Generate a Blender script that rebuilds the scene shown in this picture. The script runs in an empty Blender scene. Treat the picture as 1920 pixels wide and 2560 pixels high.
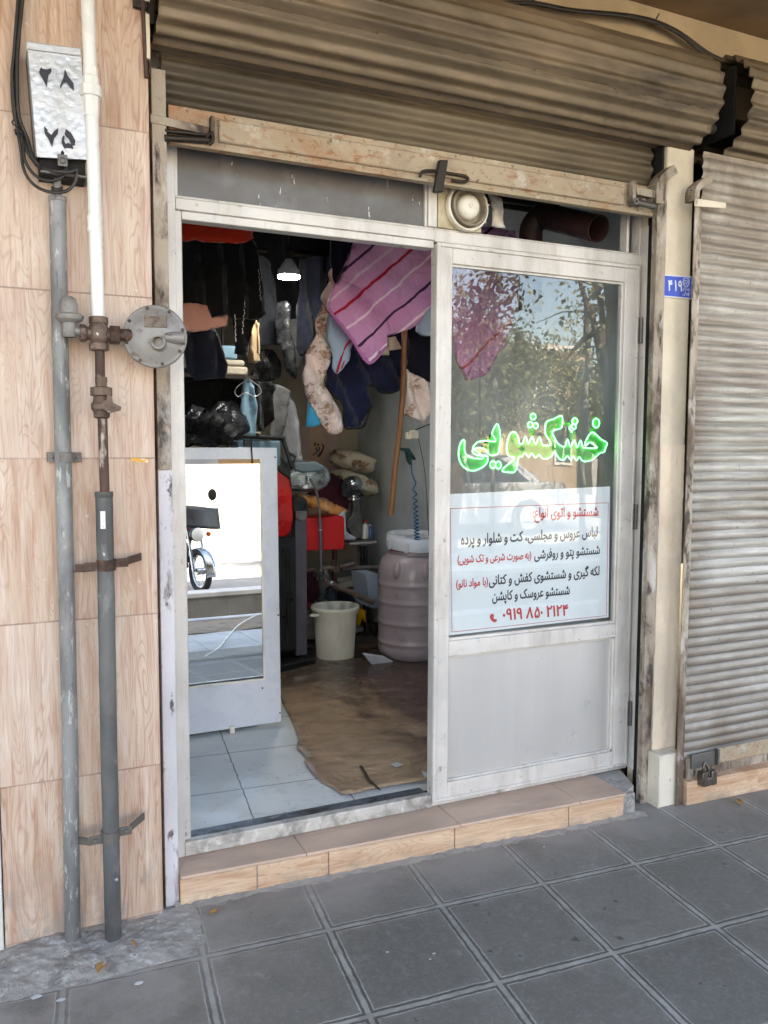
import bpy, bmesh, math, random
from mathutils import Vector, Matrix, Euler
from mathutils import noise as mnoise
from mathutils.geometry import tessellate_polygon
random.seed(7)
R = math.radians
S = bpy.context.scene
COL = S.collection
# ------------------------------------------------------------------ camera
CP = Vector((-0.52408505, -2.61694346, 1.26499499))
YAW, PIT, ROL, FPX = 0.43089553, -0.07950501, 0.00373185, 2082.16931
_cy, _sy, _cp, _sp = math.cos(YAW), math.sin(YAW), math.cos(PIT), math.sin(PIT)
FW = Vector((_sy * _cp, _cy * _cp, _sp))
_rt = Vector((_cy, -_sy, 0)); _up = _rt.cross(FW)
RT = _rt * math.cos(ROL) + _up * math.sin(ROL)
UP = _up * math.cos(ROL) - _rt * math.sin(ROL)
cd = bpy.data.cameras.new('camera'); cam = bpy.data.objects.new('camera', cd); COL.objects.link(cam)
cam.matrix_world = Matrix(((RT.x, UP.x, -FW.x, CP.x), (RT.y, UP.y, -FW.y, CP.y), (RT.z, UP.z, -FW.z, CP.z), (0, 0, 0, 1)))
cd.sensor_fit = 'HORIZONTAL'; cd.sensor_width = 36; cd.lens = 36 * FPX / 1920
cd.clip_start = 0.05; cd.clip_end = 500
S.camera = cam
# ------------------------------------------------------------------ world, sun, exposure
SUN_EL, SUN_AZ = R(50), R(14)
W = bpy.data.worlds.new('World'); S.world = W; W.use_nodes = True
wn = W.node_tree; bg = wn.nodes['Background']
sk = wn.nodes.new('ShaderNodeTexSky'); sk.sky_type = 'NISHITA'; sk.sun_disc = False
sk.sun_elevation = SUN_EL; sk.sun_rotation = SUN_AZ; sk.dust_density = 2.0; sk.air_density = 1.0
wn.links.new(sk.outputs[0], bg.inputs[0]); bg.inputs[1].default_value = 0.13
sl = bpy.data.lights.new('sun', 'SUN'); sl.energy = 4.8; sl.angle = R(.5); sl.color = (1, .95, .87)
so = bpy.data.objects.new('sun', sl); COL.objects.link(so)
_sd = Vector((math.sin(SUN_AZ) * math.cos(SUN_EL), math.cos(SUN_AZ) * math.cos(SUN_EL), math.sin(SUN_EL)))
so.rotation_euler = (-_sd).to_track_quat('-Z', 'Y').to_euler(); so.location = (0, 8, 14)
S.view_settings.view_transform = 'Standard'; S.view_settings.look = 'None'
S.view_settings.gamma = 1; S.view_settings.use_white_balance = True; S.view_settings.white_balance_temperature = 7600; S.view_settings.white_balance_tint = 11; S.view_settings.exposure = 3.2
S.render.engine = 'CYCLES'
S.cycles.max_bounces = 8; S.cycles.diffuse_bounces = 5; S.cycles.glossy_bounces = 5; S.cycles.transparent_max_bounces = 12
S.cycles.sample_clamp_indirect = 6; S.cycles.use_denoising = True
S.cycles.caustics_reflective = False; S.cycles.caustics_refractive = False

# ------------------------------------------------------------------ helpers
def ray(u, v): return FW + RT * ((u - 960) / FPX) - UP * ((v - 1280) / FPX)
def at(u, v, y): d = ray(u, v); return CP + d * ((y - CP.y) / d.y)
def atz(u, v, z): d = ray(u, v); return CP + d * ((z - CP.z) / d.z)
def lin(c): return c / 12.92 if c <= .04045 else ((c + .055) / 1.055) ** 2.4
def C(r, g, b): return (lin(r / 255), lin(g / 255), lin(b / 255), 1)
def G(v): return (v, v, v, 1)

def node(nt, typ, inp=None, **pr):
    n = nt.nodes.new(typ)
    for k, v in pr.items(): setattr(n, k, v)
    for k, v in (inp or {}).items():
        if hasattr(v, 'is_linked') or isinstance(v, bpy.types.NodeSocket): nt.links.new(v, n.inputs[k])
        else: n.inputs[k].default_value = v
    return n
def mathn(nt, op, a, b=0.0, c=None, clamp=False):
    i = {0: a, 1: b}
    if c is not None: i[2] = c
    return node(nt, 'ShaderNodeMath', i, operation=op, use_clamp=clamp).outputs[0]
def mixc(nt, f, a, b): return node(nt, 'ShaderNodeMix', {0: f, 6: a, 7: b}, data_type='RGBA').outputs[2]
def mapr(nt, v, lo, hi, a=0.0, b=1.0): return node(nt, 'ShaderNodeMapRange', {0: v, 1: lo, 2: hi, 3: a, 4: b}, clamp=True).outputs[0]
def mapping(nt, vec, sc, rot=(0, 0, 0), loc=(0, 0, 0)): return node(nt, 'ShaderNodeMapping', {0: vec, 1: loc, 2: rot, 3: sc}).outputs[0]
def noise(nt, vec, sc, det=4, dist=0, ro=.55): return node(nt, 'ShaderNodeTexNoise', {'Vector': vec, 'Scale': sc, 'Detail': det, 'Distortion': dist, 'Roughness': ro}).outputs[0]
def ramp(nt, f, stops):
    n = node(nt, 'ShaderNodeValToRGB', {0: f}); e = n.color_ramp.elements
    e[0].position, e[0].color = stops[0]; e[1].position, e[1].color = stops[1]
    for p, c in stops[2:]: k = e.new(p); k.color = c
    return n.outputs[0]
def newmat(name):
    m = bpy.data.materials.new(name); m.use_nodes = True; nt = m.node_tree
    co = node(nt, 'ShaderNodeTexCoord').outputs['Object']
    return m, nt, nt.nodes['Principled BSDF'], co
def finish(nt, p, col, rough, metal=0, bump=None, bstr=.3, bdist=.01, spec=.5):
    for k, v in (('Base Color', col), ('Roughness', rough), ('Metallic', metal), ('Specular IOR Level', spec)):
        if isinstance(v, bpy.types.NodeSocket): nt.links.new(v, p.inputs[k])
        else: p.inputs[k].default_value = v
    if bump is not None:
        b = node(nt, 'ShaderNodeBump', {'Strength': bstr, 'Distance': bdist, 'Height': bump})
        nt.links.new(b.outputs[0], p.inputs['Normal'])
def pm(name, c, layers=(), rough=.6, metal=0, bump=0, bsc=40, bst=(1, 1, 1), spec=.5, rvar=.15, var=.12, vsc=3):
    """layers: (colour, scale, lo, hi, weight, stretch)"""
    m, nt, p, co = newmat(name)
    nv = noise(nt, co, vsc, 5)
    dk = tuple(x * (1 - var * 1.6) for x in c[:3]) + (1,); lt = tuple(min(1, x * (1 + var)) for x in c[:3]) + (1,)
    col = mixc(nt, mapr(nt, nv, .3, .7), dk, lt)
    for L in layers:
        lc, sc, lo, hi, w = L[:5]; st = L[5] if len(L) > 5 else (1, 1, 1)
        f = mapr(nt, noise(nt, mapping(nt, co, st, loc=(sc * .37, 1.7, 3.1)), sc, 6, .3, .65), lo, hi, 0, w)
        col = mixc(nt, f, col, lc)
    rg = mapr(nt, noise(nt, co, vsc * 4, 3), .3, .7, max(.03, rough - rvar), min(1, rough + rvar))
    bm_ = mathn(nt, 'ADD', noise(nt, mapping(nt, co, bst), bsc, 5, 0, .6), mathn(nt, 'MULTIPLY', noise(nt, mapping(nt, co, bst), bsc * .23, 3), .8)) if bump else None
    finish(nt, p, col, rg, metal, bm_, bump, .01, spec)
    return m
def emit(name, c, s):
    m, nt, p, co = newmat(name)
    p.inputs['Base Color'].default_value = c; p.inputs['Emission Color'].default_value = c; p.inputs['Emission Strength'].default_value = s
    return m

LOC = {}
class MB:
    def __init__(s): s.b = bmesh.new()
    def face(s, pts, m=0):
        f = s.b.faces.new([s.b.verts.new(p) for p in pts]); f.material_index = m; return f
    def hexa(s, p, m=0):
        v = [s.b.verts.new(q) for q in p]
        for i in ((0, 1, 2, 3), (7, 6, 5, 4), (0, 4, 5, 1), (1, 5, 6, 2), (2, 6, 7, 3), (3, 7, 4, 0)):
            s.b.faces.new([v[k] for k in i]).material_index = m
    def box(s, x0, x1, y0, y1, z0, z1, m=0):
        s.hexa([(x0, y0, z0), (x0, y1, z0), (x1, y1, z0), (x1, y0, z0), (x0, y0, z1), (x0, y1, z1), (x1, y1, z1), (x1, y0, z1)], m); return s
    def obox(s, c, ax, ay, az, m=0):
        c, ax, ay, az = Vector(c), Vector(ax), Vector(ay), Vector(az)
        q = [c + ax * i + ay * j + az * k for k in (-1, 1) for i, j in ((-1, -1), (-1, 1), (1, 1), (1, -1))]
        s.hexa(q, m); return s
    def prism(s, pts, d, m=0):
        d = Vector(d); a = [s.b.verts.new(p) for p in pts]; b = [s.b.verts.new(Vector(p) + d) for p in pts]; n = len(a)
        fs = [s.b.faces.new(a), s.b.faces.new(b[::-1])] + [s.b.faces.new((a[i], b[i], b[(i + 1) % n], a[(i + 1) % n])) for i in range(n)]
        for f in fs: f.material_index = m
        return s
    def tube(s, pts, r, n=12, m=0, closed=False, caps=True):
        pts = [Vector(p) for p in pts]; N = len(pts)
        rr = r if isinstance(r, (list, tuple)) else [r] * N
        rings = []; prev = None
        for i, p in enumerate(pts):
            if closed: t = pts[(i + 1) % N] - pts[i - 1]
            else: t = pts[min(i + 1, N - 1)] - pts[max(i - 1, 0)]
            if t.length < 1e-9: t = Vector((0, 0, 1))
            t.normalize()
            if prev is None:
                a = Vector((0, 0, 1)) if abs(t.z) < .9 else Vector((1, 0, 0)); prev = t.cross(a).normalized()
            else:
                prev = prev - t * prev.dot(t)
                prev = prev.normalized() if prev.length > 1e-6 else t.orthogonal().normalized()
            q = t.cross(prev)
            rings.append([s.b.verts.new(p + (prev * math.cos(2 * math.pi * k / n) + q * math.sin(2 * math.pi * k / n)) * rr[i]) for k in range(n)])
        for i in range(N if closed else N - 1):
            a, b = rings[i], rings[(i + 1) % N]
            for k in range(n): s.b.faces.new((a[k], a[(k + 1) % n], b[(k + 1) % n], b[k])).material_index = m
        if caps and not closed:
            s.b.faces.new(rings[0][::-1]).material_index = m; s.b.faces.new(rings[-1]).material_index = m
        return s
    def lathe(s, prof, o, ax=(0, 0, 1), n=28, m=0, sy=1.0):
        o = Vector(o); ax = Vector(ax).normalized(); u = ax.orthogonal().normalized()
        if abs(ax.z) > .99: u = Vector((1, 0, 0))
        w = ax.cross(u); rings = []
        for r, h in prof:
            if r < 1e-6: rings.append([s.b.verts.new(o + ax * h)])
            else: rings.append([s.b.verts.new(o + ax * h + (u * math.cos(2 * math.pi * k / n) + w * sy * math.sin(2 * math.pi * k / n)) * r) for k in range(n)])
        for a, b in zip(rings, rings[1:]):
            for k in range(n):
                k2 = (k + 1) % n
                q = [a[k % len(a)], a[k2 % len(a)], b[k2 % len(b)], b[k % len(b)]]
                q2 = []
                for x in q:
                    if x not in q2: q2.append(x)
                if len(q2) > 2: s.b.faces.new(q2).material_index = m
        return s
    def grid(s, fn, nu, nv, m=0):
        v = [[s.b.verts.new(fn(i / nu, j / nv)) for j in range(nv + 1)] for i in range(nu + 1)]
        for i in range(nu):
            for j in range(nv): s.b.faces.new((v[i][j], v[i + 1][j], v[i + 1][j + 1], v[i][j + 1])).material_index = m
        return s
    def ball(s, c, r, nu=16, nv=10, fn=None, m=0):
        c = Vector(c)
        prof = []
        rings = []
        for j in range(nv + 1):
            th = math.pi * j / nv
            ring = []
            for i in range(nu if 0 < j < nv else 1):
                ph = 2 * math.pi * i / nu
                d = Vector((math.sin(th) * math.cos(ph), math.sin(th) * math.sin(ph), math.cos(th)))
                k = fn(d) if fn else 1
                ring.append(s.b.verts.new(c + Vector((d.x * r[0], d.y * r[1], d.z * r[2])) * k))
            rings.append(ring)
        for a, b in zip(rings, rings[1:]):
            for i in range(nu):
                q = []
                for x in (a[i % len(a)], b[i % len(b)], b[(i + 1) % len(b)], a[(i + 1) % len(a)]):
                    if x not in q: q.append(x)
                s.b.faces.new(q).material_index = m
        return s
    def build(s, name, mats, parent=None, smooth=40, bevel=0, solid=0, sub=0, recalc=True):
        if recalc: bmesh.ops.recalc_face_normals(s.b, faces=s.b.faces[:])
        me = bpy.data.meshes.new(name); s.b.to_mesh(me); s.b.free()
        for m in (mats if isinstance(mats, (list, tuple)) else [mats]): me.materials.append(m)
        if smooth:
            me.polygons.foreach_set('use_smooth', [True] * len(me.polygons))
            if smooth < 179: me.set_sharp_from_angle(angle=R(smooth))
        o = bpy.data.objects.new(name, me); COL.objects.link(o)
        if parent is not None:
            o.parent = parent
            if parent.name in LOC: o.matrix_parent_inverse = Matrix.Translation(-LOC[parent.name])
        if solid:
            md = o.modifiers.new('solid', 'SOLIDIFY'); md.thickness = solid; md.offset = 0
        if bevel:
            md = o.modifiers.new('bevel', 'BEVEL'); md.width = bevel; md.segments = 2; md.limit_method = 'ANGLE'; md.angle_limit = R(50)
        if sub:
            md = o.modifiers.new('sub', 'SUBSURF'); md.levels = sub; md.render_levels = sub
        return o
def tag(o, label, cat, group=None):
    o['label'] = label; o['category'] = cat
    if group: o['group'] = group
    return o
def struct(o): o['kind'] = 'structure'; return o
def thing(name, loc, label, cat, group=None):
    o = bpy.data.objects.new(name, None); COL.objects.link(o); o.location = loc; LOC[o.name] = Vector(loc); o.empty_display_size = .1
    return tag(o, label, cat, group)
def smoothpath(pts, n=6, closed=False):
    pts = [Vector(p) for p in pts]; out = []; N = len(pts)
    for i in range(N if closed else N - 1):
        g = lambda k: pts[k % N] if closed else pts[max(0, min(N - 1, k))]
        p0, p1, p2, p3 = g(i - 1), g(i), g(i + 1), g(i + 2)
        for k in range(n):
            t = k / n
            out.append(.5 * ((2 * p1) + (p2 - p0) * t + (2 * p0 - 5 * p1 + 4 * p2 - p3) * t * t + (3 * p1 - p0 - 3 * p2 + p3) * t ** 3))
    if not closed: out.append(pts[-1])
    return out
def drape(name, px, y, mat, thick=.012, amp=.012, fr=(40, 0), wob=6, grid=.018, parent=None, seed=0, zw=2.0, extra=None, smooth=60, crease=.006):
    """hanging cloth: outline on the vertical plane at depth y, folded in depth, with thickness"""
    P = [at(u, v, y) for u, v in px]
    b = bmesh.new(); f = b.faces.new([b.verts.new(p) for p in P])
    xs = [p.x for p in P]; zs = [p.z for p in P]
    for lo, hi, no in ((min(xs), max(xs), Vector((1, 0, 0))), (min(zs), max(zs), Vector((0, 0, 1)))):
        k = lo + grid
        while k < hi:
            bmesh.ops.bisect_plane(b, geom=b.verts[:] + b.edges[:] + b.faces[:], plane_co=no * k, plane_no=no, dist=1e-5); k += grid
    bmesh.ops.triangulate(b, faces=b.faces[:])
    for v in b.verts:
        c = v.co; n1 = mnoise.noise(Vector((c.x * wob * .5, seed * 3.1, c.z * zw)))
        d = amp * math.sin(fr[0] * c.x + fr[1] * c.z + 3.5 * n1 + seed) + amp * .8 * mnoise.noise(Vector((c.x * wob, seed + 5.5, c.z * wob * .6)))
        q_ = Vector((c.x * 26, seed, c.z * 9)); d += crease * (1 - 2 * abs(mnoise.noise(q_))) + crease * .6 * mnoise.noise(Vector((c.x * 60, seed * 2, c.z * 34)))
        if extra: d += extra(c)
        v.co.y += d
    mb = MB(); mb.b.free(); mb.b = b
    return mb.build(name, mat, parent, smooth=smooth, solid=thick)

# Persian shaping: letters to joined forms, drawn left to right
_F = {'ا': 'FE8D FE8E', 'ب': 'FE8F FE90 FE91 FE92', 'پ': 'FB56 FB57 FB58 FB59', 'ت': 'FE95 FE96 FE97 FE98', 'ج': 'FE9D FE9E FE9F FEA0',
      'خ': 'FEA5 FEA6 FEA7 FEA8', 'د': 'FEA9 FEAA', 'ر': 'FEAD FEAE', 'س': 'FEB1 FEB2 FEB3 FEB4', 'ش': 'FEB5 FEB6 FEB7 FEB8', 'ص': 'FEB9 FEBA FEBB FEBC',
      'ع': 'FEC9 FECA FECB FECC', 'ف': 'FED1 FED2 FED3 FED4', 'ک': 'FB8E FB8F FB90 FB91', 'گ': 'FB92 FB93 FB94 FB95', 'ل': 'FEDD FEDE FEDF FEE0',
      'م': 'FEE1 FEE2 FEE3 FEE4', 'ن': 'FEE5 FEE6 FEE7 FEE8', 'و': 'FEED FEEE', 'ه': 'FEE9 FEEA FEEB FEEC', 'ی': 'FBFC FBFD FBFE FBFF'}
_F = {k: [chr(int(x, 16)) for x in v.split()] for k, v in _F.items()}
def fa(s):
    o = []
    for i, ch in enumerate(s):
        if ch in _F:
            pr = i > 0 and s[i - 1] in _F and len(_F[s[i - 1]]) == 4
            nx = i < len(s) - 1 and s[i + 1] in _F and len(_F[ch]) == 4
            fm = _F[ch]
            o.append(fm[3] if pr and nx else fm[1] if pr else fm[2] if nx else fm[0])
        else: o.append({'(': ')', ')': '('}.get(ch, ch))
    return ''.join(o[::-1])
def glyph_spans(s, bold):
    """outlines of the text, filled row by row with the non-zero winding rule and thickened by bold (in em)"""
    c = bpy.data.curves.new('letters', 'FONT'); c.body = s; c.resolution_u = 6; c.fill_mode = 'NONE'
    o = bpy.data.objects.new('letters', c); COL.objects.link(o)
    me = bpy.data.meshes.new_from_object(o.evaluated_get(bpy.context.evaluated_depsgraph_get()))
    vs = [(v.co.x, v.co.y) for v in me.vertices]; nv = len(vs); brk = set(range(nv))
    for e in me.edges:
        a, b = sorted(e.vertices)
        if b == a + 1: brk.discard(b)
    bpy.data.objects.remove(o); bpy.data.curves.remove(c); bpy.data.meshes.remove(me)
    st = sorted(brk) + [nv]; segs = []
    for a, b in zip(st, st[1:]):
        for k in range(a, b): segs.append((vs[k], vs[k + 1 if k + 1 < b else a]))
    def row(y):
        cr = []
        for (xa, ya), (xb, yb) in segs:
            if (ya <= y) != (yb <= y): cr.append((xa + (xb - xa) * (y - ya) / (yb - ya), 1 if yb > ya else -1))
        cr.sort(); w = 0; out = []
        for x, d in cr:
            if w == 0: x0 = x
            w += d
            if w == 0: out.append((x0, x))
        return out
    ys = [v[1] for v in vs]; dy = .0125; y = min(ys) - bold; res = []
    while y < max(ys) + bold:
        sp = []
        for f in (-1, -.5, 0, .5, 1):
            e = bold * math.sqrt(max(0, 1 - f * f)); sp += [(a - e, b + e) for a, b in row(y + dy / 2 + f * bold + 1e-5)]
        sp.sort(); mg = []
        for a, b in sp:
            if mg and a <= mg[-1][1]: mg[-1][1] = max(mg[-1][1], b)
            else: mg.append([a, b])
        res += [(a, b, y, y + dy) for a, b in mg]; y += dy
    return res
def letter(name, s, pL, pR, hgt, mat, parent, bold=.012, up=(0, 0, 1)):
    """text whose baseline runs from pL to pR; hgt = height in metres of one em"""
    rs_ = glyph_spans(s, bold); pL, pR, up = Vector(pL), Vector(pR), Vector(up)
    x0 = min(r[0] for r in rs_); x1 = max(r[1] for r in rs_); q = lambda x, y: pL + (pR - pL) * ((x - x0) / (x1 - x0)) + up * (y * hgt)
    mb = MB()
    for a, b, c, d in rs_: mb.face([q(a, c), q(b, c), q(b, d), q(a, d)])
    return mb.build(name, mat, parent, smooth=0, recalc=False)
# ------------------------------------------------------------------ materials
RUST = C(120, 66, 36); GRIME = C(58, 48, 40); SOOT = C(34, 29, 26)
def woodtile(name, vertical=True, pitch=.4543, z0=.318, tint=(1, 1, 1)):
    m, nt, p, co = newmat(name)
    x, y, z = node(nt, 'ShaderNodeSeparateXYZ', {0: co}).outputs
    if vertical:
        k = mathn(nt, 'DIVIDE', mathn(nt, 'SUBTRACT', z, z0), pitch); al, ac = z, x
    else:
        k = mathn(nt, 'DIVIDE', mathn(nt, 'ADD', x, 3.37), .47); al, ac = x, z
    ti = mathn(nt, 'FLOOR', k)
    jit = node(nt, 'ShaderNodeTexWhiteNoise', {'W': ti}, noise_dimensions='1D').outputs
    a2 = mathn(nt, 'ADD', al, mathn(nt, 'MULTIPLY', jit[0], 7.3))
    c2 = mathn(nt, 'ADD', ac, mathn(nt, 'MULTIPLY', jit[0], 3.1))
    v1 = node(nt, 'ShaderNodeCombineXYZ', {0: mathn(nt, 'MULTIPLY', c2, 9), 1: jit[0], 2: mathn(nt, 'MULTIPLY', a2, .9)}).outputs[0]
    n1 = noise(nt, v1, 2.2, 6, .9, .6)
    col = ramp(nt, n1, [(.22, C(158, 120, 97)), (.36, C(188, 154, 131)), (.52, C(203, 176, 155)), (.74, C(220, 199, 183))])
    v2 = node(nt, 'ShaderNodeCombineXYZ', {0: mathn(nt, 'MULTIPLY', c2, 6), 1: 2.0, 2: mathn(nt, 'MULTIPLY', a2, .75)}).outputs[0]
    n2 = noise(nt, v2, 1.5, 3, .5, .45)
    fr = mathn(nt, 'ABSOLUTE', mathn(nt, 'SUBTRACT', mathn(nt, 'FRACT', mathn(nt, 'MULTIPLY', n2, 38)), .5))
    msk = mathn(nt, 'MULTIPLY', mapr(nt, fr, .30, .5, 0, 1), mapr(nt, noise(nt, v1, .8, 4), .34, .60, .05, .72))
    col = mixc(nt, msk, col, C(150, 102, 76))
    sm = noise(nt, node(nt, 'ShaderNodeCombineXYZ', {0: mathn(nt, 'MULTIPLY', c2, 16), 1: 5.0, 2: mathn(nt, 'MULTIPLY', a2, 1.6)}).outputs[0], 1.6, 5, 1.2, .6)
    col = mixc(nt, mapr(nt, sm, .54, .68, 0, .7), col, C(168, 122, 94)); col = mixc(nt, mapr(nt, sm, .42, .28, 0, .5), col, C(234, 216, 202))
    col = mixc(nt, mapr(nt, jit[0], 0, 1, 0, .28), col, C(232, 214, 198))
    fine = noise(nt, node(nt, 'ShaderNodeCombineXYZ', {0: mathn(nt, 'MULTIPLY', c2, 46), 1: 0.0, 2: mathn(nt, 'MULTIPLY', a2, 2)}).outputs[0], 3, 4)
    col = mixc(nt, mapr(nt, fine, .5, .72, 0, .6), col, C(172, 118, 90))
    col = mixc(nt, mapr(nt, noise(nt, co, 2.1, 5), .5, .75, 0, .25), col, C(190, 172, 158))
    spl = mapr(nt, noise(nt, co, 34, 3), .70, .74, 0, .5); col = mixc(nt, spl, col, C(226, 216, 206))
    mort = noise(nt, co, 9, 6, .2, .7)
    low = mathn(nt, 'MULTIPLY', mapr(nt, mort, .45, .6), mapr(nt, z, .12 if vertical else -.1, -.12 if vertical else -.14))
    col = mixc(nt, mathn(nt, 'MULTIPLY', low, .7), col, C(150, 140, 132))
    if tint != (1, 1, 1): col = node(nt, 'ShaderNodeMix', {0: 1.0, 6: col, 7: tint + (1,)}, data_type='RGBA', blend_type='MULTIPLY').outputs[2]
    f2 = mathn(nt, 'ABSOLUTE', mathn(nt, 'SUBTRACT', mathn(nt, 'FRACT', mathn(nt, 'ADD', k, .5)), .5))
    wob = mathn(nt, 'MULTIPLY', noise(nt, co, 40, 3), .006)
    jl = mapr(nt, mathn(nt, 'SUBTRACT', f2, wob), .0008 if vertical else .0, .0028 if vertical else .0005, 1, 0)
    if vertical: col = mixc(nt, mathn(nt, 'MULTIPLY', jl, mapr(nt, noise(nt, co, 8, 4), .3, .6, .2, .7)), col, C(130, 104, 90))
    finish(nt, p, col, mapr(nt, n1, .3, .7, .42, .6), 0, mathn(nt, 'SUBTRACT', mathn(nt, 'MULTIPLY', fine, .25), jl), .25, .003)
    return m
M = {}
M['tile'] = woodtile('peach_wood_tile'); M['steptile'] = woodtile('peach_step_tile', False, tint=(1.06, .97, .83))
M['tread'] = pm('dusty_tread_tile', C(206, 174, 152), [(C(164, 138, 122), 6, .45, .7, .7, (.3, 1, 1)), (C(176, 150, 136), 14, .5, .7, .6, (.2, 1, 1))], .55, bump=.1)
M['alu'] = pm('weathered_aluminium', C(212, 205, 198), [(C(146, 132, 118), 4, .50, .76, .65, (2, 2, .4)), (C(104, 92, 80), 30, .62, .72, .65), (C(176, 160, 142), 16, .6, .72, .5, (3, 3, .3)), (C(238, 234, 228), 3, .5, .7, .4)], .42, .12, .1, 90)
M['alupanel'] = pm('brushed_aluminium_sheet', C(222, 217, 212), [(C(196, 190, 184), 3, .30, .80, .30, (4, 1, .25)), (C(130, 120, 112), 90, .74, .78, .5)], .30, .5, .015, 40, (9, 9, .6), rvar=.03, var=.02, vsc=1.2)
M['thresh'] = pm('worn_threshold', C(200, 194, 186), [(C(110, 104, 98), 11, .48, .66, .8), (C(236, 232, 226), 22, .55, .7, .7)], .5, .3, .2, 60)
M['flake'] = pm('flaking_cream_paint', C(170, 156, 140), [(C(96, 78, 64), 5, .46, .58, .95, (1, 1, .4)), (C(54, 43, 36), 16, .52, .62, .9, (1, 1, .4)), (C(206, 198, 190), 9, .55, .66, .8, (1, 1, .5)), (RUST, 30, .62, .72, .5)], .75, 0, .35, 35)
M['flakew'] = pm('flaking_lilac_paint', C(206, 201, 203), [(C(92, 80, 74), 7, .58, .66, .9, (1.5, 1, .4)), (C(60, 50, 46), 26, .60, .66, .9, (1, 1, .5))], .7, 0, .3, 40)
M['cover'] = pm('grimy_shaded_beige_corrugated', C(146, 127, 103), [(C(92, 76, 60), 3, .40, .66, .85, (.25, 1, 1)), (C(170, 146, 116), 7, .56, .75, .5, (.12, 1, 1)), (C(58, 48, 38), 9, .55, .70, .7, (.2, 1, 1)), (C(40, 32, 26), 34, .64, .72, .7), (C(26, 22, 19), 1.3, .46, .66, .8, (.35, 1, 1))], .5, .2, .15, 50)  # darkest layer mixes soot with painted shade for the roll's underside
M['curtain'] = pm('dusty_shaded_olive_curtain', C(118, 103, 82), [(C(40, 34, 28), 1.5, .46, .64, .8, (.3, 1, 1.5)), (C(66, 56, 44), 4, .45, .7, .8, (.2, 1, 1)), (C(168, 150, 122), 12, .6, .75, .5, (.15, 1, 2)), (C(60, 52, 44), 30, .66, .73, .5)], .6, .25, .1, 80)  # first dark layer paints in the shade cast by the roll above
M['bar'] = pm('rusty_cream_bar', C(172, 154, 130), [(C(160, 112, 74), 4, .52, .68, .8, (.5, 1, 1)), (C(146, 92, 54), 30, .56, .66, .75, (.6, 1, 1.4)), (C(96, 70, 50), 60, .60, .68, .8), (C(120, 106, 92), 9, .56, .72, .5), (C(204, 196, 184), 14, .58, .7, .6)], .65, .1, .25, 60)
M['galv'] = None
M['steel'] = pm('old_grey_steel', C(112, 108, 104), [(C(80, 70, 62), 12, .5, .7, .8), (C(150, 146, 142), 26, .62, .72, .6)], .5, .5, .15, 60)
M['dark'] = pm('dark_oily_steel', C(52, 44, 38), [(C(84, 70, 58), 20, .52, .7, .6)], .5, .5, .2, 60)
M['black'] = pm('black_and_gap_shade', C(24, 22, 21), [], .85)  # plain black, also used as painted shade in gaps beside the jambs
M['plaster'] = pm('cream_plaster', C(222, 207, 184), [(C(198, 182, 158), 3, .5, .75, .6), (C(120, 104, 88), 30, .71, .74, .8), (C(240, 228, 206), 8, .5, .7, .4)], .8, 0, .12, 25)
M['plasterR'] = pm('rough_cream_plaster', C(228, 208, 184), [(C(206, 184, 160), 5, .5, .7, .6), (C(110, 98, 88), 40, .72, .75, .8)], .85, 0, .5, 45)
M['fascia'] = pm('grimy_tan_fascia', C(176, 156, 126), [(C(140, 120, 94), 2.5, .45, .7, .7), (C(92, 76, 60), 24, .68, .74, .7)], .85, 0, .15, 20)
M['soffit'] = pm('brown_plaster_soffit', C(138, 112, 80), [(C(106, 84, 60), 2.5, .45, .7, .7), (C(100, 84, 68), 30, .70, .74, .7)], .85, 0, .1, 20)
M['foot'] = pm('chipped_white_channel', C(222, 210, 192), [(C(120, 104, 92), 8, .54, .66, .9, (1, 1, .5)), (C(70, 58, 50), 22, .64, .7, .8)], .7, 0, .3, 40)
M['cement'] = pm('rubbly_cement', C(168, 162, 155), [(C(112, 106, 100), 11, .48, .64, .8), (C(206, 201, 195), 26, .56, .66, .8), (C(48, 46, 44), 26, .66, .7, .8)], .95, 0, .8, 60)
M['greypipe'] = pm('grey_painted_pipe', C(146, 145, 143), [(C(98, 97, 97), 4, .44, .58, .85, (1, 1, .5)), (C(196, 193, 188), 30, .58, .63, .65, (2, 2, .5)), (C(78, 76, 76), 34, .6, .66, .7, (3, 3, .35))], .5, .15, .12, 50)
M['darkpipe'] = pm('dark_grey_pipe', C(104, 103, 102), [(C(72, 71, 71), 4, .42, .6, .85, (1, 1, .5)), (C(140, 138, 136), 9, .55, .66, .7, (1, 1, .5)), (C(206, 203, 200), 22, .66, .69, .9, (1, 1, .6))], .48, .15, .1, 50)
M['rustpipe'] = pm('rusty_pipe', C(92, 70, 60), [(C(58, 42, 36), 12, .45, .62, .9, (1, 1, .3)), (C(196, 184, 168), 16, .58, .64, .8, (1, 1, .25)), (C(128, 84, 60), 30, .55, .7, .7)], .65, .3, .3, 60)
M['whitepipe'] = pm('white_painted_pipe', C(232, 230, 226), [(C(206, 200, 194), 6, .5, .7, .6), (C(168, 158, 150), 40, .7, .75, .5)], .35, 0, .08, 30)
M['valve'] = pm('rusty_valve_body', C(112, 92, 80), [(C(72, 54, 46), 16, .48, .64, .9), (C(176, 166, 158), 26, .6, .68, .8), (C(216, 212, 208), 18, .68, .71, .9)], .5, .5, .3, 70)
M['regul'] = pm('grey_cast_regulator', C(146, 141, 136), [(C(112, 104, 98), 6, .45, .65, .8), (C(96, 78, 66), 16, .58, .68, .85), (C(226, 224, 220), 12, .70, .72, .9)], .55, .25, .15, 70)
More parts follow.
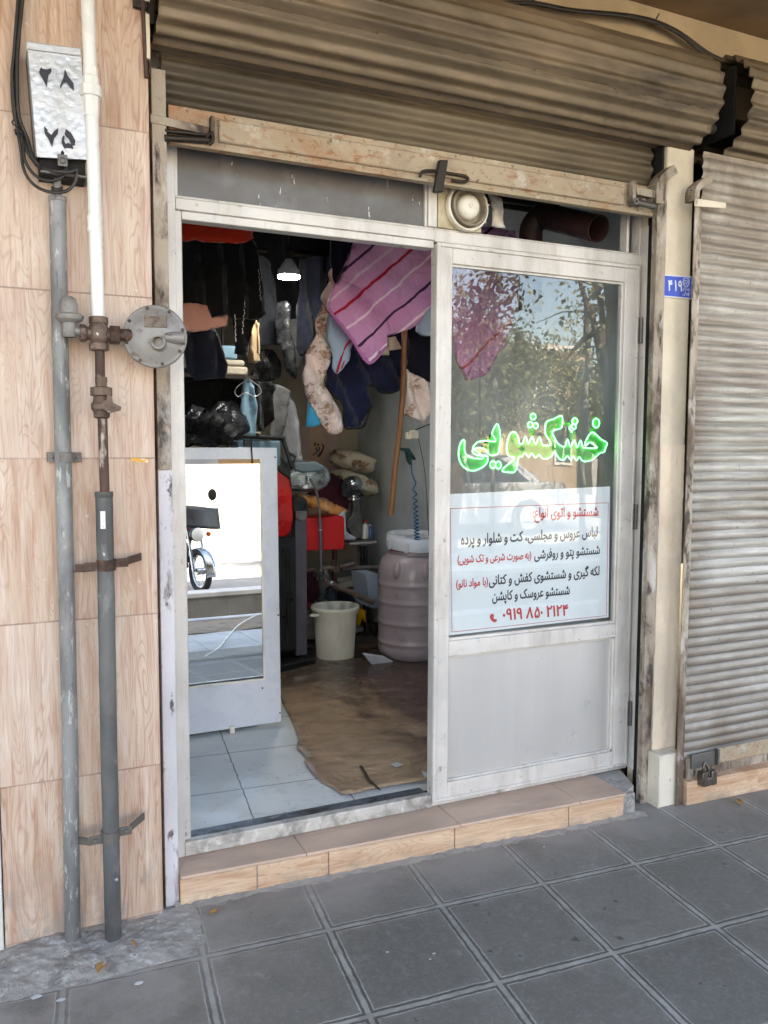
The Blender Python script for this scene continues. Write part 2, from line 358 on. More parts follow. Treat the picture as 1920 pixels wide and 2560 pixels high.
M['silver'] = pm('silver_painted_box', C(196, 195, 196), [(C(172, 169, 167), 10, .48, .62, .5), (C(150, 142, 136), 4, .58, .75, .5)], .4, .45, .22, 60)
M['wire'] = pm('black_cable', C(44, 41, 39), [(C(80, 76, 72), 20, .55, .7, .5)], .55)
M['stencil'] = pm('black_stencil_paint', C(44, 42, 52), [(C(120, 118, 124), 90, .66, .7, .8)], .6)
M['galvbolt'] = pm('bolt_steel', C(100, 92, 86), [], .5, .5)
M['sticker'] = pm('yellow_sticker', C(226, 168, 60), [(C(236, 228, 214), 60, .52, .58, 1)], .6)
M['label'] = pm('white_label', C(226, 224, 222), [(C(70, 70, 70), 130, .56, .62, .8)], .6)
M['leaf'] = pm('dry_leaf', C(178, 132, 76), [(C(120, 84, 48), 40, .5, .7, .8)], .8)
M['paint'] = pm('pale_paint_spill', C(206, 206, 206), [], .7)

def corr_mat():
    m, nt, p, co = newmat('dusty_galvanised_curtain')
    x, y, z = node(nt, 'ShaderNodeSeparateXYZ', {0: co}).outputs
    st = noise(nt, mapping(nt, co, (.5, 1, 5)), 4, 6, .4, .65)
    col = ramp(nt, st, [(.3, C(144, 137, 127)), (.5, C(176, 170, 161)), (.68, C(208, 203, 195))])
    # brown dust sits in the grooves and thickens beside the guide rail and at the foot
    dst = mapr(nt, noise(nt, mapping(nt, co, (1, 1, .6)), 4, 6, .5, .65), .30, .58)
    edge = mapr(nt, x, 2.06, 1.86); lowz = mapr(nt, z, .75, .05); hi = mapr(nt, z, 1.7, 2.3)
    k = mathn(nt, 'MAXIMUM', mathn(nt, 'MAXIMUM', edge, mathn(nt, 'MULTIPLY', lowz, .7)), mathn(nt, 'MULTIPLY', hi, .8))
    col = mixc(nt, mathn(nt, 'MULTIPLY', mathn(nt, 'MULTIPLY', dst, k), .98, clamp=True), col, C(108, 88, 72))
    col = mixc(nt, mapr(nt, noise(nt, mapping(nt, co, (.35, 1, 2.2)), 3, 6, .6, .7), .44, .62, 0, .7), col, C(136, 122, 108))
    gro = mapr(nt, y, -.1745, -.1705)
    col = mixc(nt, mathn(nt, 'MULTIPLY', gro, .65), col, C(92, 78, 66))
    col = mixc(nt, mapr(nt, noise(nt, co, 40, 5), .64, .72, 0, .6), col, C(98, 84, 74))
    finish(nt, p, col, mapr(nt, st, .3, .7, .38, .6), .3, noise(nt, mapping(nt, co, (.6, 1, 3)), 25, 5), .35, .006)
    return m
M['galv'] = corr_mat()

def pave_mat():
    m, nt, p, co = newmat('grooved_pavement_tiles')
    x, y, z = node(nt, 'ShaderNodeSeparateXYZ', {0: co}).outputs
    wx = mathn(nt, 'MULTIPLY', mathn(nt, 'SUBTRACT', noise(nt, co, 30, 4), .5), .009)
    xp = mathn(nt, 'ADD', mathn(nt, 'SUBTRACT', x, .309), wx); yp = mathn(nt, 'ADD', mathn(nt, 'ADD', y, .428), wx)
    s = mathn(nt, 'SUBTRACT', mathn(nt, 'MULTIPLY', xp, 2.7417), mathn(nt, 'MULTIPLY', yp, .2756))
    t = mathn(nt, 'SUBTRACT', mathn(nt, 'MULTIPLY', yp, -2.5615), mathn(nt, 'MULTIPLY', xp, .1576))
    def dist(q, w): return mathn(nt, 'MULTIPLY', mathn(nt, 'ABSOLUTE', mathn(nt, 'SUBTRACT', mathn(nt, 'FRACT', mathn(nt, 'ADD', q, .5)), .5)), w)
    ds, dt = dist(s, .363), dist(t, .388)
    d = mathn(nt, 'MINIMUM', ds, dt)
    idv = node(nt, 'ShaderNodeCombineXYZ', {0: mathn(nt, 'FLOOR', s), 1: mathn(nt, 'FLOOR', t)}).outputs[0]
    tid = node(nt, 'ShaderNodeTexWhiteNoise', {0: idv}, noise_dimensions='3D').outputs[0]
    big = noise(nt, co, 2.2, 6, .4, .6)
    col = ramp(nt, big, [(.25, C(106, 102, 95)), (.5, C(118, 113, 106)), (.75, C(134, 128, 120))])
    col = mixc(nt, mapr(nt, tid, 0, 1, 0, .6), col, C(88, 86, 83))
    spk = noise(nt, co, 70, 5, 0, .75); col = mixc(nt, mapr(nt, spk, .46, .76, 0, .45), col, C(150, 146, 140)); col = mixc(nt, mapr(nt, noise(nt, co, 170, 3, 0, .7), .56, .72, 0, .45), col, C(66, 63, 60)); col = mixc(nt, mapr(nt, noise(nt, co, 5, 6, 1.2, .7), .54, .70, 0, .35), col, C(88, 85, 82)); col = mixc(nt, mapr(nt, noise(nt, co, 22, 4, .2, .6), .68, .71, 0, .75), col, C(60, 57, 54))
    col = mixc(nt, mapr(nt, noise(nt, co, 13, 6, .6, .7), .58, .72, 0, .5), col, C(150, 147, 144))
    col = mixc(nt, mapr(nt, mathn(nt, 'ADD', d, mathn(nt, 'MULTIPLY', mathn(nt, 'SUBTRACT', noise(nt, co, 8, 5), .5), .12)), .015, .045, .22, 0), col, C(140, 136, 130))
    # joint: pale centre band, two dark grooves, two pale lips
    wear = mapr(nt, noise(nt, co, 13, 6, .3, .7), .36, .6)
    cen = mathn(nt, 'MULTIPLY', mapr(nt, d, .0055, .0085, 1, 0), .75)
    gr = mathn(nt, 'MULTIPLY', mapr(nt, d, .0065, .0085), mapr(nt, d, .0135, .0155, 1, 0))
    lip = mathn(nt, 'MULTIPLY', mapr(nt, d, .0150, .0165), mapr(nt, d, .0185, .0200, 1, 0))
    col = mixc(nt, mathn(nt, 'MULTIPLY', mathn(nt, 'MAXIMUM', cen, lip), mapr(nt, wear, 0, 1, .2, .9)), col, C(178, 174, 168))
    col = mixc(nt, mathn(nt, 'MULTIPLY', gr, mapr(nt, wear, 0, 1, .8, .5)), col, C(62, 60, 58))
    dust = mathn(nt, 'MULTIPLY', mapr(nt, y, -.5, -.22), mapr(nt, noise(nt, co, 5, 5), .25, .6))
    dl = mathn(nt, 'MULTIPLY', mapr(nt, x, .25, -.15), mapr(nt, y, -.8, -.4))
    dust = mathn(nt, 'MAXIMUM', dust, mathn(nt, 'MULTIPLY', dl, mapr(nt, noise(nt, co, 7, 5), .3, .55)))
    col = mixc(nt, mathn(nt, 'MULTIPLY', dust, .75), col, C(158, 151, 145))
    h = mathn(nt, 'SUBTRACT', mathn(nt, 'MULTIPLY', noise(nt, co, 95, 4, 1.5), .5), mathn(nt, 'MULTIPLY', gr, mapr(nt, dust, 0, 1, 1, .25)))
    finish(nt, p, col, mapr(nt, big, .3, .7, .5, .72), 0, h, .6, .006, .4)
    return m
M['pave'] = pave_mat()

# ------------------------------------------------------------------ ground
mb = MB(); mb.face([(-12, -1.62, -.151), (14, -1.62, -.151), (14, .3, -.151), (-12, .3, -.151)])
struct(mb.build('pavement', M['pave'], smooth=0))

# ------------------------------------------------------------------ building
bl = thing('shop_building', (1, 1.5, -.15), 'cream plastered building holding the dry cleaner, with its overhanging soffit and dim room', 'building')
M['rwall'] = pm('grey_green_room_wall', C(192, 198, 202), [(C(130, 134, 128), 2, .45, .7, .6)], .8, 0, .06, 20)
M['bwallm'] = pm('peach_room_tiles', C(176, 164, 146), [(C(150, 138, 122), 3, .5, .7, .5)], .5)
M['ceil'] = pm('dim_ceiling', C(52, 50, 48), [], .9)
M['brick'] = pm('raw_wall', C(150, 120, 96), [], .9)
mb = MB(); mb.box(1.97, 2.07, .07, 3.42, -.15, 2.75); mb.build('side_wall', M['rwall'], bl, 0)
mb = MB(); mb.box(-.22, -.12, .07, 3.42, -.15, 2.75); mb.build('side_wall', M['rwall'], bl, 0)
mb = MB(); mb.box(-.12, 1.97, 3.3, 3.42, -.15, 2.75)
mb.build('rear_wall', M['bwallm'], bl, 0)
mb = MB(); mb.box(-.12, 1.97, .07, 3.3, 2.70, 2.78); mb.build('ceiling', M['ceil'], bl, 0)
mb = MB(); mb.box(-8, 10, .06, .3, 2.42, 2.72)
mb.box(-.22, -.056, .02, .07, -.15, 2.42); mb.box(1.836, 2.0, .012, .07, -.15, 2.42)  # black backing strips stand in for shade in the gaps beside the jambs
mb.build('lintel_wall_and_gap_shade', M['black'], bl, 0)
mb = MB(); mb.box(-.6, 10, -.02, .06, 2.60, 2.94); mb.build('fascia', M['fascia'], bl, 0)
mb = MB(); mb.box(-8, 10, -2.3, .06, 2.943, 3.12); mb.build('soffit', M['soffit'], bl, 0)  # slab carried out past the view to cut skylight on the upper facade
mb = MB(); mb.box(-8, 10, -.9, 5, 3.12, 8.2); mb.build('upper_storey', M['plaster'], bl, 0)
# neighbouring ground floor walls off to both sides
mb = MB(); mb.box(-8, -1.3, -.145, .06, -.15, 2.94); mb.build('side_shop_wall', M['plaster'], bl, 0)
mb = MB(); mb.box(3.6, 10, -.1, .06, -.15, 2.6); mb.build('side_shop_wall', M['plaster'], bl, 0)
mb = MB(); mb.box(-8, 10, 5, 5.2, -.15, 8.2); mb.box(-8, -7.8, -.1, 5, -.15, 8.2); mb.box(9.8, 10, -.1, 5, -.15, 8.2); mb.build('outer_wall', M['plaster'], bl, 0)

mb = MB(); mb.box(-.553, -.118, -.15, .06, -.151, 2.94)
tag(mb.build('tiled_pier', M['tile'], None, 30, bevel=.004), 'peach wood-grain tiled wall carrying the gas pipes and meter box', 'wall')
M['marble'] = pm('pale_marble', C(222, 216, 208), [(C(190, 184, 176), 3, .5, .7, .5, (3, 3, .5))], .4)
mb = MB(); mb.box(-1.3, -.556, -.152, .06, -.151, 2.94)
tag(mb.build('marble_cladding', M['marble'], None, 30, bevel=.003), 'pale stone cladding sliver at the extreme left beside the peach tiles', 'wall')

# pillar
YP = -.12
px0, px1 = at(1651, 1000, YP).x, at(1717, 1000, YP).x
mb = MB(); mb.box(px0, px1, YP, .011, -.151, at(1700, 366, YP).z)
o = mb.build('plaster_pillar', M['plaster'], None, 30, bevel=.006); tag(o, 'narrow cream plaster pillar between the two roller shutters', 'pillar')
q0, q1 = at(1648, 1950, -.195).x, at(1702, 1950, -.195).x
mb = MB()
mb.grid(lambda i, j: (px0 + .006 + i * (px1 - px0 - .012), YP - .0035 - .003 * mnoise.noise(Vector((i * 6, j * 40, 1))), -.148 + j * 1.42), 14, 120)
mb.build('rough_render', M['plasterR'], o, 60)
zt = at(1675, 1885, -.195).z
mb = MB(); mb.box(q0, q0 + .006, -.195, YP - .008, -.151, zt); mb.box(q0 + .006, q1, -.189, YP - .008, -.151, zt - .004); mb.box(q1 - .004, q1 + .002, -.196, YP - .01, -.151, zt - .002)
mb.build('steel_foot', M['foot'], o, 30, bevel=.006)

# step
yl, yr = -.128, -.2
def yst(x): return yl + (yr - yl) * (x + .05) / 1.64
xs = [-.064, atz(635, 2170, -.09).x, atz(807, 2130, -.09).x, atz(1122, 2075, -.09).x, atz(1402, 2020, -.09).x, 1.60]
st = thing('entrance_step', (.75, -.1, -.15), 'low entrance step of peach tiles under the aluminium shopfront', 'step')
mb = MB()
for a, b in zip(xs, xs[1:]):
    a += .0018; b -= .0018
    mb.hexa([(a, yst(a), -.150), (a, .02, -.150), (b, .02, -.150), (b, yst(b), -.150), (a, yst(a), -.066), (a, .02, -.066), (b, .02, -.066), (b, yst(b), -.066)])
mb.build('riser', M['steptile'], st, 30, bevel=.0015)
mb = MB()
ts = [-.062, .34, .90, 1.40, 1.61]
for a, b in zip(ts, ts[1:]):
    a += .0012; b -= .0012
    mb.hexa([(a, yst(a) - .003, -.064), (a, .03, -.064), (b, .03, -.064), (b, yst(b) - .003, -.064), (a, yst(a) - .003, -.054), (a, .03, -.054), (b, .03, -.054), (b, yst(b) - .003, -.054)])
mb.build('tread', M['tread'], st, 30, bevel=.002)
mb = MB(); mb.hexa([(-.06, yst(-.06) + .004, -.149), (-.06, .02, -.149), (1.66, .02, -.149), (1.66, yst(1.66) + .01, -.149), (-.06, yst(-.06) + .004, -.0655), (-.06, .02, -.0655), (1.66, .02, -.0655), (1.66, yst(1.66) + .012, -.0655)])
mb.hexa([(1.6, yst(1.6) + .004, -.149), (1.6, .02, -.149), (1.76, .02, -.149), (1.69, -.15, -.149), (1.6, yst(1.6) + .006, -.058), (1.6, .02, -.058), (1.76, .02, -.058), (1.69, -.15, -.058)])
mb.build('mortar_bed', M['cement'], st, 30)

# ------------------------------------------------------------------ aluminium shopfront
A = M['alu']
sf = thing('shopfront', (.87, 0, -.06), 'weathered aluminium shopfront with an open left doorway', 'shopfront')
def fbox(name, bx, m=None, parent=sf, bev=.003):
    mb = MB()
    for b in bx: mb.box(*b)
    return mb.build(name, m or A, parent, 30, bevel=bev)
fbox('jamb', [(-.055, -.022, -.006, .05, -.06, 2.3), (-.022, -.003, .003, .05, -.004, 1.975), (-.003, .0, .009, .05, -.004, 1.95), (-.022, -.012, .002, .05, 2.018, 2.3)])
fbox('lintel', [(-.0215, .868, -.004, .05, 1.976, 2.012), (-.002, .868, .003, .05, 1.95, 1.976), (-.0215, .868, .004, .05, 2.012, 2.021), (.868, 1.80, -.002, .05, 1.972, 2.014), (.868, 1.80, .004, .05, 2.014, 2.021)])
fbox('mullion', [(.832, .842, .004, .05, 2.021, 2.3), (.842, .876, -.004, .05, 2.021, 2.3)])
fbox('jamb', [(1.778, 1.838, 0, .05, -.05, 2.3), (1.72, 1.732, .006, .05, 2.021, 2.3), (1.783, 1.796, -.04, 0, -.05, 2.12)])
mb = MB(); mb.box(1.800, 1.836, -.035, -.001, -.15, 2.42); mb.box(px0 - .010, px0 - .001, -.104, -.036, -.15, 2.40); mb.build('gap_shade_boxes', M['black'], sf, 0)  # black boxes stand in for the shade between jamb, rail and pillar
fbox('threshold', [(-.024, .870, -.012, .020, -.053, -.006), (.870, 1.778, -.006, .06, -.053, -.04)], M['thresh'], bev=.003)
M['track'] = pm('dirty_steel_track', C(112, 120, 130), [(C(54, 50, 48), 9, .44, .6, .95, (.6, 1, 1)), (C(176, 182, 190), 16, .58, .7, .7, (.5, 1, 1))], .45, .4, .3, 50)
fbox('floor_track', [(-.02, .870, .020, .085, -.053, -.014)], M['track'], bev=.002)
M['tpanel'] = pm('grimy_grey_panel', C(112, 108, 106), [(C(78, 70, 66), 2.5, .42, .68, .85), (C(142, 140, 142), 7, .55, .75, .5, (1, 1, .5)), (C(226, 224, 220), 22, .665, .685, .95, (1.8, 1, .45))], .5, .2, .05)
fbox('transom_panel', [(-.012, .832, .016, .024, 2.016, 2.3)], M['tpanel'], bev=0)
# door leaf
dr = fbox('door', [(.8705, .936, -.010, .03, -.036, 1.965), (1.704, 1.773, -.010, .03, -.036, 1.965)], bev=.003)
for z0_, z1_ in ((1.902, 1.965), (.4995, .556), (-.036, .028)): fbox('door_rail', [(.936, 1.704, -.0085, .03, z0_, z1_)], parent=dr)
fbox('glazing_bead', [(.936, .942, .002, .02, .562, 1.896), (1.696, 1.704, .002, .02, .562, 1.896), (.936, 1.704, .002, .02, 1.894, 1.902), (.936, 1.704, .002, .02, .556, .566),
                      (.936, .943, .001, .02, .028, .4995), (1.695, 1.704, .001, .02, .028, .4995), (.936, 1.704, .001, .02, .4925, .4995), (.936, 1.704, .001, .02, .028, .036)], parent=dr, bev=.001)
fbox('edge_strip', [(.8705, .886, -.016, -.010, -.036, 1.969), (1.762, 1.773, -.016, -.010, -.036, 1.969), (.886, 1.762, -.016, -.0105, 1.955, 1.969), (.886, 1.762, -.016, -.0105, -.036, -.026)], parent=dr, bev=.002)
mb = MB(); mb.grid(lambda i, j: (.94 + i * .758, .012 + .0022 * mnoise.noise(Vector((i * 2.2, j * 1.7, 4))), .03 + j * .467), 24, 16)
mb.build('kick_panel', M['alupanel'], dr, 179)
for hz in (1.72, .985, .18):
    mb = MB(); xh = 1.778
    mb.box(xh - .010, xh + .012, -.0195, -.0165, hz - .05, hz + .05)
    for k in range(5): mb.lathe([(.0, -.0095), (.007, -.0095), (.007, .0095), (0, .0095)], (xh + .001, -.021, hz - .04 + k * .02), n=10)
    mb.build('hinge', M['steel'], dr, 40)
# glass
m, nt, p, co = newmat('dusty_door_glass')
nt.nodes.remove(p)
tr = node(nt, 'ShaderNodeBsdfTransparent', {0: (.955, .97, .965, 1)})
gl = node(nt, 'ShaderNodeBsdfGlossy', {0: G(.95), 1: .004})
bmp = node(nt, 'ShaderNodeBump', {'Strength': .06, 'Distance': .02, 'Height': noise(nt, co, 2.5, 2)})
nt.links.new(bmp.outputs[0], gl.inputs['Normal'])
fc_ = node(nt, 'ShaderNodeLayerWeight', {0: .5}).outputs['Facing']
fn = mathn(nt, 'ADD', mathn(nt, 'MULTIPLY', mathn(nt, 'POWER', fc_, 4.0), .8), .06)
di = node(nt, 'ShaderNodeBsdfDiffuse', {0: C(170, 166, 158)})
a = node(nt, 'ShaderNodeMixShader', {0: fn, 1: tr.outputs[0], 2: gl.outputs[0]})
dm = mapr(nt, noise(nt, co, 5, 6, .5, .65), .4, .75, .004, .035)
b = node(nt, 'ShaderNodeMixShader', {0: dm, 1: a.outputs[0], 2: di.outputs[0]})
nt.links.new(b.outputs[0], nt.nodes['Material Output'].inputs[0])
M['glass'] = m
mb = MB(); mb.box(.938, 1.702, .008, .012, .558, 1.9)
mb.build('glass_pane', M['glass'], dr, 0)

# ------------------------------------------------------------------ service poster behind the glass
M['poster'] = pm('white_poster', C(240, 243, 247), [], .5, var=.02)
M['red'] = pm('poster_red', C(206, 42, 48), [], .5, var=.02); M['ink'] = pm('poster_ink', C(34, 38, 54), [], .5, var=.02)
Yp = .0145
def ps(u, v, y=Yp): return at(u, v, y)
po = thing('service_poster', ps(1320, 1560), 'white printed poster listing washing services in red and black', 'poster')
mb = MB(); mb.prism([ps(1110, 1236), ps(1525, 1216), ps(1521, 1543), ps(1110, 1590)], (0, .001, 0)); mb.build('sheet', M['poster'], po, 0)
Yt = .0135
mb = MB()
def strip(mb, a, b, w, y=Yt, z=False):
    a, b = ps(*a, y), ps(*b, y); d = (b - a).normalized(); n = Vector((-d.z, 0, d.x)) * w / 2
    mb.face([a - n, b - n, b + n, a + n])
strip(mb, (1125, 1271.5), (1521, 1257), .0022); strip(mb, (1521, 1257), (1516, 1538), .0022); strip(mb, (1130, 1580), (1516, 1539), .002); strip(mb, (1126, 1272), (1130, 1580), .0018)
mb.build('border_line', M['red'], po, 0)
def pl(s, uL, vL, uR, vR, h, m, nm='lettering', bold=.028):
    letter(nm, s, ps(uL, vL, Yt), ps(uR, vR, Yt), h, m, po, bold)
k = .3255
def zz(x, y): return (1080 + x * k, 1180 + y * k)
for s, a, b, h, m in ((fa('شستشو و اتوی انواع:'), (775, 350), (1278, 335), .052, 'red'),
                      (fa('لباس عروس و مجلسی، کت و شلوار و پرده'), (222, 558), (1272, 492), .052, 'ink'),
                      (fa('شستشو پتو و روفرشی'), (785, 668), (1290, 627), .050, 'ink'), (fa('(به صورت شرعی و تک شویی)'), (196, 700), (762, 664), .040, 'red'),
                      (fa('لکه گیری و شستشوی کفش و کتانی'), (437, 868), (1286, 790), .050, 'ink'), (fa('(با مواد نانو)'), (185, 888), (430, 866), .040, 'red'),
                      (fa('شستشو عروسک و کاپشن'), (462, 990), (1058, 938), .050, 'ink'), ('۰۹۱۹', (542, 1138), (694, 1127), .062, 'red'), ('۸', (722, 1124), (778, 1120), .062, 'red'), ('۵', (786, 1120), (829, 1117), .062, 'red'), ('۰', (833, 1117), (850, 1115), .062, 'red'), ('۲۱۲۴', (878, 1113), (1046, 1100), .062, 'red')):
    pl(s, *zz(*a), *zz(*b), h, M[m])
mb = MB(); hp = [zz(*q) for q in ((448, 1095), (470, 1088), (478, 1108), (470, 1118), (482, 1132), (495, 1128), (500, 1145), (478, 1156), (455, 1140), (443, 1115))]
mb.face([ps(u, v, Yt) for u, v in hp]); mb.build('handset_symbol', M['red'], po, 0)

# ------------------------------------------------------------------ neon
z1 = lambda a, b: (1130 + a * .12055, 1020 + b * .12055)
z2 = lambda a, b: (1320 + a * .12658, 1020 + b * .12658)
P1 = [z2(*q) for q in ((1360, 770), (1250, 690), (1205, 685), (1145, 740), (1130, 700), (1170, 600), (1230, 505), (1290, 482), (1360, 540), (1460, 630), (1560, 690), (1535, 780), (1500, 870), (1430, 885), (1330, 970), (1250, 1030), (1130, 1055), (1060, 1030), (1012, 965), (960, 1035), (890, 955), (845, 1025), (775, 945), (720, 1015), (640, 1018), (580, 950), (520, 872), (460, 950), (370, 1000), (280, 990), (215, 920), (150, 980), (70, 895))]
P1 += [z1(*q) for q in ((1590, 1020), (1515, 935), (1450, 1005), (1385, 1015), (1350, 1150), (1305, 1318), (1180, 1332), (1050, 1312), (1080, 1240), (1200, 1140), (1300, 1030), (1200, 1000), (1145, 920), (1140, 750), (1175, 600), (1240, 505), (1310, 510), (1365, 600), (1400, 740), (1465, 735), (1520, 590), (1590, 745))]
P1 += [z2(*q) for q in ((80, 570), (150, 720), (225, 575), (280, 720), (360, 742), (450, 722), (400, 600), (340, 500), (360, 285), (500, 220), (670, 160), (660, 380), (560, 425), (480, 470), (520, 590), (590, 700), (680, 760), (740, 750), (780, 615), (840, 770), (910, 630), (970, 780), (1040, 640), (1080, 770), (1200, 792), (1340, 792))]
P2 = [z1(*q) for q in ((930, 330), (985, 450), (1000, 600), (990, 800), (950, 940), (850, 980), (770, 960), (700, 870), (600, 830), (480, 840), (425, 900), (480, 960), (600, 985), (720, 1000), (740, 1080), (690, 1180), (600, 1245), (450, 1300), (300, 1265), (190, 1160), (140, 1000), (150, 820), (200, 690), (255, 670), (255, 850), (290, 960), (390, 1030), (520, 1050), (660, 1040), (560, 930), (440, 850), (460, 780), (540, 705), (700, 680), (905, 690), (845, 560), (835, 505))]
loops = [(z2(100, 170), 6.5, 7.5), (z2(45, 330), 6, 7), (z2(152, 348), 6, 7), (z2(925, 262), 6.5, 8), (z2(905, 370), 5, 6.5), (z2(1345, 298), 8, 11.5), (z1(850, 1175), 7, 9), (z1(960, 1185), 7, 9)]
M['neon'] = emit('green_neon_tube', (.06, 1, .22, 1), 1.15)
m, nt, p, co = newmat('green_acrylic'); finish(nt, p, (.004, .20, .05, 1), .3)
M['acryl'] = m
ne = thing('neon_sign', ps(1330, 1120, .05), 'glowing green outlined neon lettering hung behind the door glass', 'neon sign')
Yn = .038
mb = MB(); mb.tube(smoothpath([ps(*q, Yn) for q in P1], 3, True), .0024, 8, closed=True)
mb.tube(smoothpath([ps(*q, Yn) for q in P2], 3, True), .0024, 8, closed=True)
for (u, v), a, b in loops[:]: mb.tube([ps(u + a * math.cos(t * .5236), v + b * math.sin(t * .5236), Yn) for t in range(12)], .0025, 8, closed=True)
mb.tube(smoothpath([ps(*z2(*q), Yn) for q in ((905, 300), (850, 350), (820, 400), (870, 480))], 4), .003, 8)
mb.build('glass_tubing', M['neon'], ne, 179)
mb = MB()
def poly(mb, P, y, d):
    pts = [ps(u, v, y) for u, v in P]
    for t in tessellate_polygon([pts]):
        mb.prism([pts[i] for i in t], (0, d, 0))
poly(mb, P1, Yn + .008, .002); poly(mb, P2[:28], Yn + .008, .002)
for (u, v), a, b in loops: poly(mb, [(u + 1.5 * a * math.cos(t * .5236), v + 1.45 * b * math.sin(t * .5236)) for t in range(12)], Yn + .0105, .002)
for q in (((820, 460), (940, 460), (940, 620), (830, 620)), ((1210, 400), (1360, 400), (1360, 490), (1215, 500)), ((20, 420), (130, 420), (130, 560), (20, 560)), ((700, 270), (830, 280), (830, 360), (690, 350))):
    poly(mb, [z2(*x) for x in q], Yn + .013, .002)
mb.build('acrylic_backing', M['acryl'], ne, 0)
for u in (1200, 1420): mb = MB(); mb.tube([ps(u, 1095, .05), at(u, 640, .05)], .0008, 6); mb.build('hanging_wire', M['wire'], ne, 60)

# ------------------------------------------------------------------ exhaust fan
f0 = at(1111, 458, -.004); f1 = at(1227, 586, -.004)
fc = at(1176, 517, -.03)
fan = thing('exhaust_fan', (fc.x, 0, 2.03), 'round ivory exhaust fan on a stained square plate over the door', 'fan')
M['ivory'] = pm('ivory_plastic', C(232, 224, 208), [(C(170, 152, 124), 6, .5, .7, .6)], .4)
M['stain'] = pm('stained_plate', C(196, 184, 152), [(C(140, 118, 82), 7, .48, .66, .8), (C(222, 214, 190), 12, .55, .7, .6)], .55)
M['fang'] = pm('greasy_fan_ring', C(150, 138, 118), [(C(96, 82, 66), 8, .45, .65, .8)], .5)
fz0, fz1 = 2.022, 2.26
mb = MB(); mb.box(.880, 1.056, -.002, .012, fz0, fz1); mb.build('mounting_plate', M['stain'], fan, 30, bevel=.003)
o_ = (fc.x - .004, -.002, fc.z); ax = (0, -1, 0)
mb = MB(); mb.lathe([(.080, 0), (.084, .012), (.080, .024), (.074, .026), (.072, .010), (.066, .008)], o_, ax, 40)
for k in range(8):
    a = k * math.pi / 4 + .2; mb.tube([Vector(o_) + Vector((math.cos(a) * .074, -.014, math.sin(a) * .074)), Vector(o_) + Vector((math.cos(a) * .083, -.026, math.sin(a) * .083))], .003, 6)
mb.build('outer_ring', M['ivory'], fan, 40)
mb = MB(); mb.lathe([(.070, .002), (.067, .036), (.061, .038), (.056, .012), (.03, .010), (0, .010)], o_, ax, 36); mb.build('shroud', M['fang'], fan, 40)
mb = MB(); mb.lathe([(.044, .012), (.043, .024), (.036, .036), (.022, .042), (0, .044)], o_, ax, 32)
mb.lathe([(.009, .043), (.009, .047), (.005, .047), (.005, .044)], o_, ax, 16); mb.build('hub_cap', M['ivory'], fan, 50)

# stove pipe and cloth in the open transom
M['flue'] = pm('maroon_flue_pipe', C(66, 42, 40), [(C(40, 28, 26), 8, .45, .65, .7)], .5, .2)
sp = thing('flue_pipe', at(1358, 541, .42), 'maroon stove pipe elbow poking through the open transom', 'pipe')
a, b = at(1372, 543, .36), at(1497, 572, .06)
mb = MB(); d = (b - a).normalized(); L = (b - a).length
mb.lathe([(.050, 0), (.052, .004), (.052, L), (.0495, L), (.0495, .02), (0, .02)], a, d, 32); mb.build('tube', M['flue'], sp, 40)
mb = MB(); e = a - d * .05
mb.tube(smoothpath([a + d * .01, e + Vector((0, 0, -.005)), e + Vector((-.03, .03, -.05)), e + Vector((-.03, .03, -.16)), e + Vector((-.03, .03, -.4))], 5), .050, 24); mb.build('elbow', M['flue'], sp, 60)
# ------------------------------------------------------------------ roller shutter of this shop
def corr(x0, x1, y0, z0, z1, p, amp, cusp=False, nx=20, seg=8, dent=.0015):
    n = int((z1 - z0) / p * seg)
    def fn(i, j):
        z = z0 + (z1 - z0) * j; ph = (z - z0) / p
        w = abs(math.sin(math.pi * ph)) ** .7 if cusp else .5 - .5 * math.cos(2 * math.pi * ph)
        x = x0 + (x1 - x0) * i
        return (x, y0 - amp * w + dent * mnoise.noise(Vector((x * 4, z * 3, 2.0))), z + .0015 * mnoise.noise(Vector((x * 2.5, z * 9, 7))))
    mb = MB(); mb.grid(fn, nx, n); return mb
rs = thing('roller_shutter', (.85, -.08, 2.14), 'raised corrugated shutter with rusty cream bottom bar above the doorway', 'shutter')
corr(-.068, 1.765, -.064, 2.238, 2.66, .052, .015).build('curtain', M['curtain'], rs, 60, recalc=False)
mb = MB(); mb.box(-.055, 1.752, -.098, -.076, 2.140, 2.243); mb.box(-.055, 1.752, -.105, -.076, 2.134, 2.146); BAR = mb
mb = MB(); mb.box(.088, 1.606, -.110, -.098, 2.157, 2.223); mb.build('raised_panel', M['bar'], rs, 30, bevel=.006)
for k in range(16):
    for z in (2.234, 2.151): BAR.ball((.0 + k * .112, -.099, z), (.005, .004, .005), 8, 5)
BAR.build('bottom_bar', M['bar'], rs, 35, bevel=.0012)
